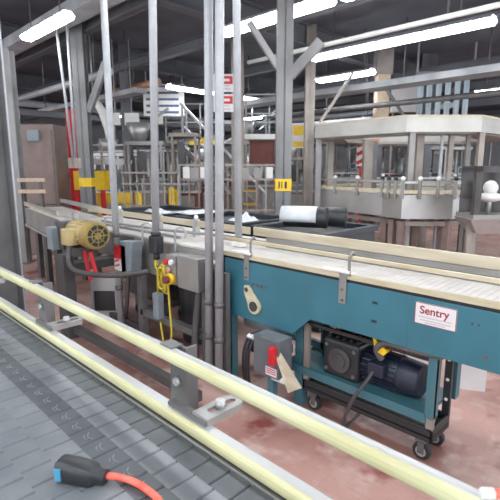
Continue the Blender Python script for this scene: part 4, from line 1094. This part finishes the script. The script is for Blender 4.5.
# overhead runs
def overhead(p0, p1, r, m, label, name='overhead_pipe', cat='pipe', box=None):
    p0, p1 = V(p0), V(p1); t = thing(name, label, cat, (p0+p1)/2, 'overhead service runs')
    (MB().bar(p0, p1, box[0], box[1]) if box else MB().cyl(p0, p1, r, n=12)).build('run', M[m], t)
    for q in (.1, .5, .9):
        c = p0.lerp(p1, q); MB().cyl(c+V((0,0,(box[1]/2 if box else r))), (c.x, c.y, CEIL), .012, n=6).build('hanger', M['dsteel'], t)
overhead((-6, 6.0, 3.45), (1, 6.0, 3.45), .035, 'white', 'thin white overhead pipe crossing behind central column top')
overhead((-10, 8.9, 3.28), (1, 8.9, 3.28), 0, 'beaml', 'long pale overhead cable tray above the accumulation table', 'cable_tray', 'tray', (.5, .12))
overhead((-14.2, 5.4, 3.2), (-8.6, 5.4, 3.2), 0, 'beaml', 'pale overhead tray crossing behind the left pipes', 'cable_tray', 'tray', (.3, .1))
overhead((-11.6, 6.4, 3.6), (-9.4, 6.4, 3.6), .09, 'copper', 'copper coloured overhead pipe between left pipes and paired pipes')
overhead((-14.2, 4.4, 3.35), (-8.0, 4.4, 3.35), .07, 'galv', 'grey overhead pipe running above red post')
overhead((-12.2, 3, 2.95), (-12.2, 14.5, 2.95), 0, 'beam', 'dark overhead tray crossing far left area', 'cable_tray', 'tray', (.4, .14))
overhead((-14.6, 3, 3.5), (-14.6, 22, 3.5), .1, 'galv', 'thick grey overhead pipe near far wall')
overhead((-9.0, 9.6, 3.0), (-2.5, 9.6, 3.0), .06, 'dsteel', 'dark overhead pipe right of central column')
overhead((-9.5, 11.0, 2.85), (-6.2, 11.0, 2.85), .09, 'beaml', 'pale overhead pipe far right of central column')
overhead((-18, 13, 3.3), (-5, 13, 3.3), .08, 'galv', 'far grey overhead pipe behind stairs')
overhead((-14.2, 15.5, 3.6), (-3, 15.5, 3.6), 0, 'beam', 'far dark overhead tray behind strip curtain', 'cable_tray', 'tray', (.4, .2))
overhead((-20, 3.3, 3.9), (-1, 3.3, 3.9), 0, 'beaml', 'broad pale overhead duct at top left', 'air_duct', 'duct', (.32, .18))
# braces at upper right
t = thing('diagonal_brace', 'tan diagonal brace right of thin tan column under tray', 'brace', at(320, 122, D=9.9)); MB().bar(at(320, 122, D=9.9), at(353, 73, D=9.9), .06).build('bar', M['taupe'], t)
t = thing('diagonal_brace', 'dark diagonal brace in front of pale blue strip curtain', 'brace', at(426, 118, D=10.6)); MB().bar(at(424, 120, D=12.2), at(480, 62, D=12.2), .08).build('bar', M['beam'], t)
t = thing('diagonal_brace', 'dark diagonal brace left of white board above accumulation table', 'brace', at(403, 115, D=10.6)); MB().bar(at(383, 84, D=10.6), at(404, 116, D=10.6), .06).build('bar', M['beam'], t)

# ================================================================== WORLD, CAMERA, LOOK
w = bpy.data.worlds.new('World'); SC.world = w; w.use_nodes = True
w.node_tree.nodes['Background'].inputs[0].default_value = (.86, .90, .96, 1); w.node_tree.nodes['Background'].inputs[1].default_value = 2.0
cd = bpy.data.cameras.new('camera'); co = bpy.data.objects.new('camera', cd); COL.objects.link(co)
cd.sensor_width = 36; cd.sensor_fit = 'HORIZONTAL'; cd.lens = 36*FPX/500; cd.clip_start = .02
cd.dof.use_dof = True; cd.dof.focus_distance = 1.7; cd.dof.aperture_fstop = 8
co.matrix_world = Matrix.Translation(CAM) @ Matrix((RT, UP, -FW)).transposed().to_4x4()
SC.camera = co
SC.view_settings.view_transform = 'Standard'; SC.view_settings.look = 'None'; SC.view_settings.gamma = 1
SC.view_settings.exposure = .62
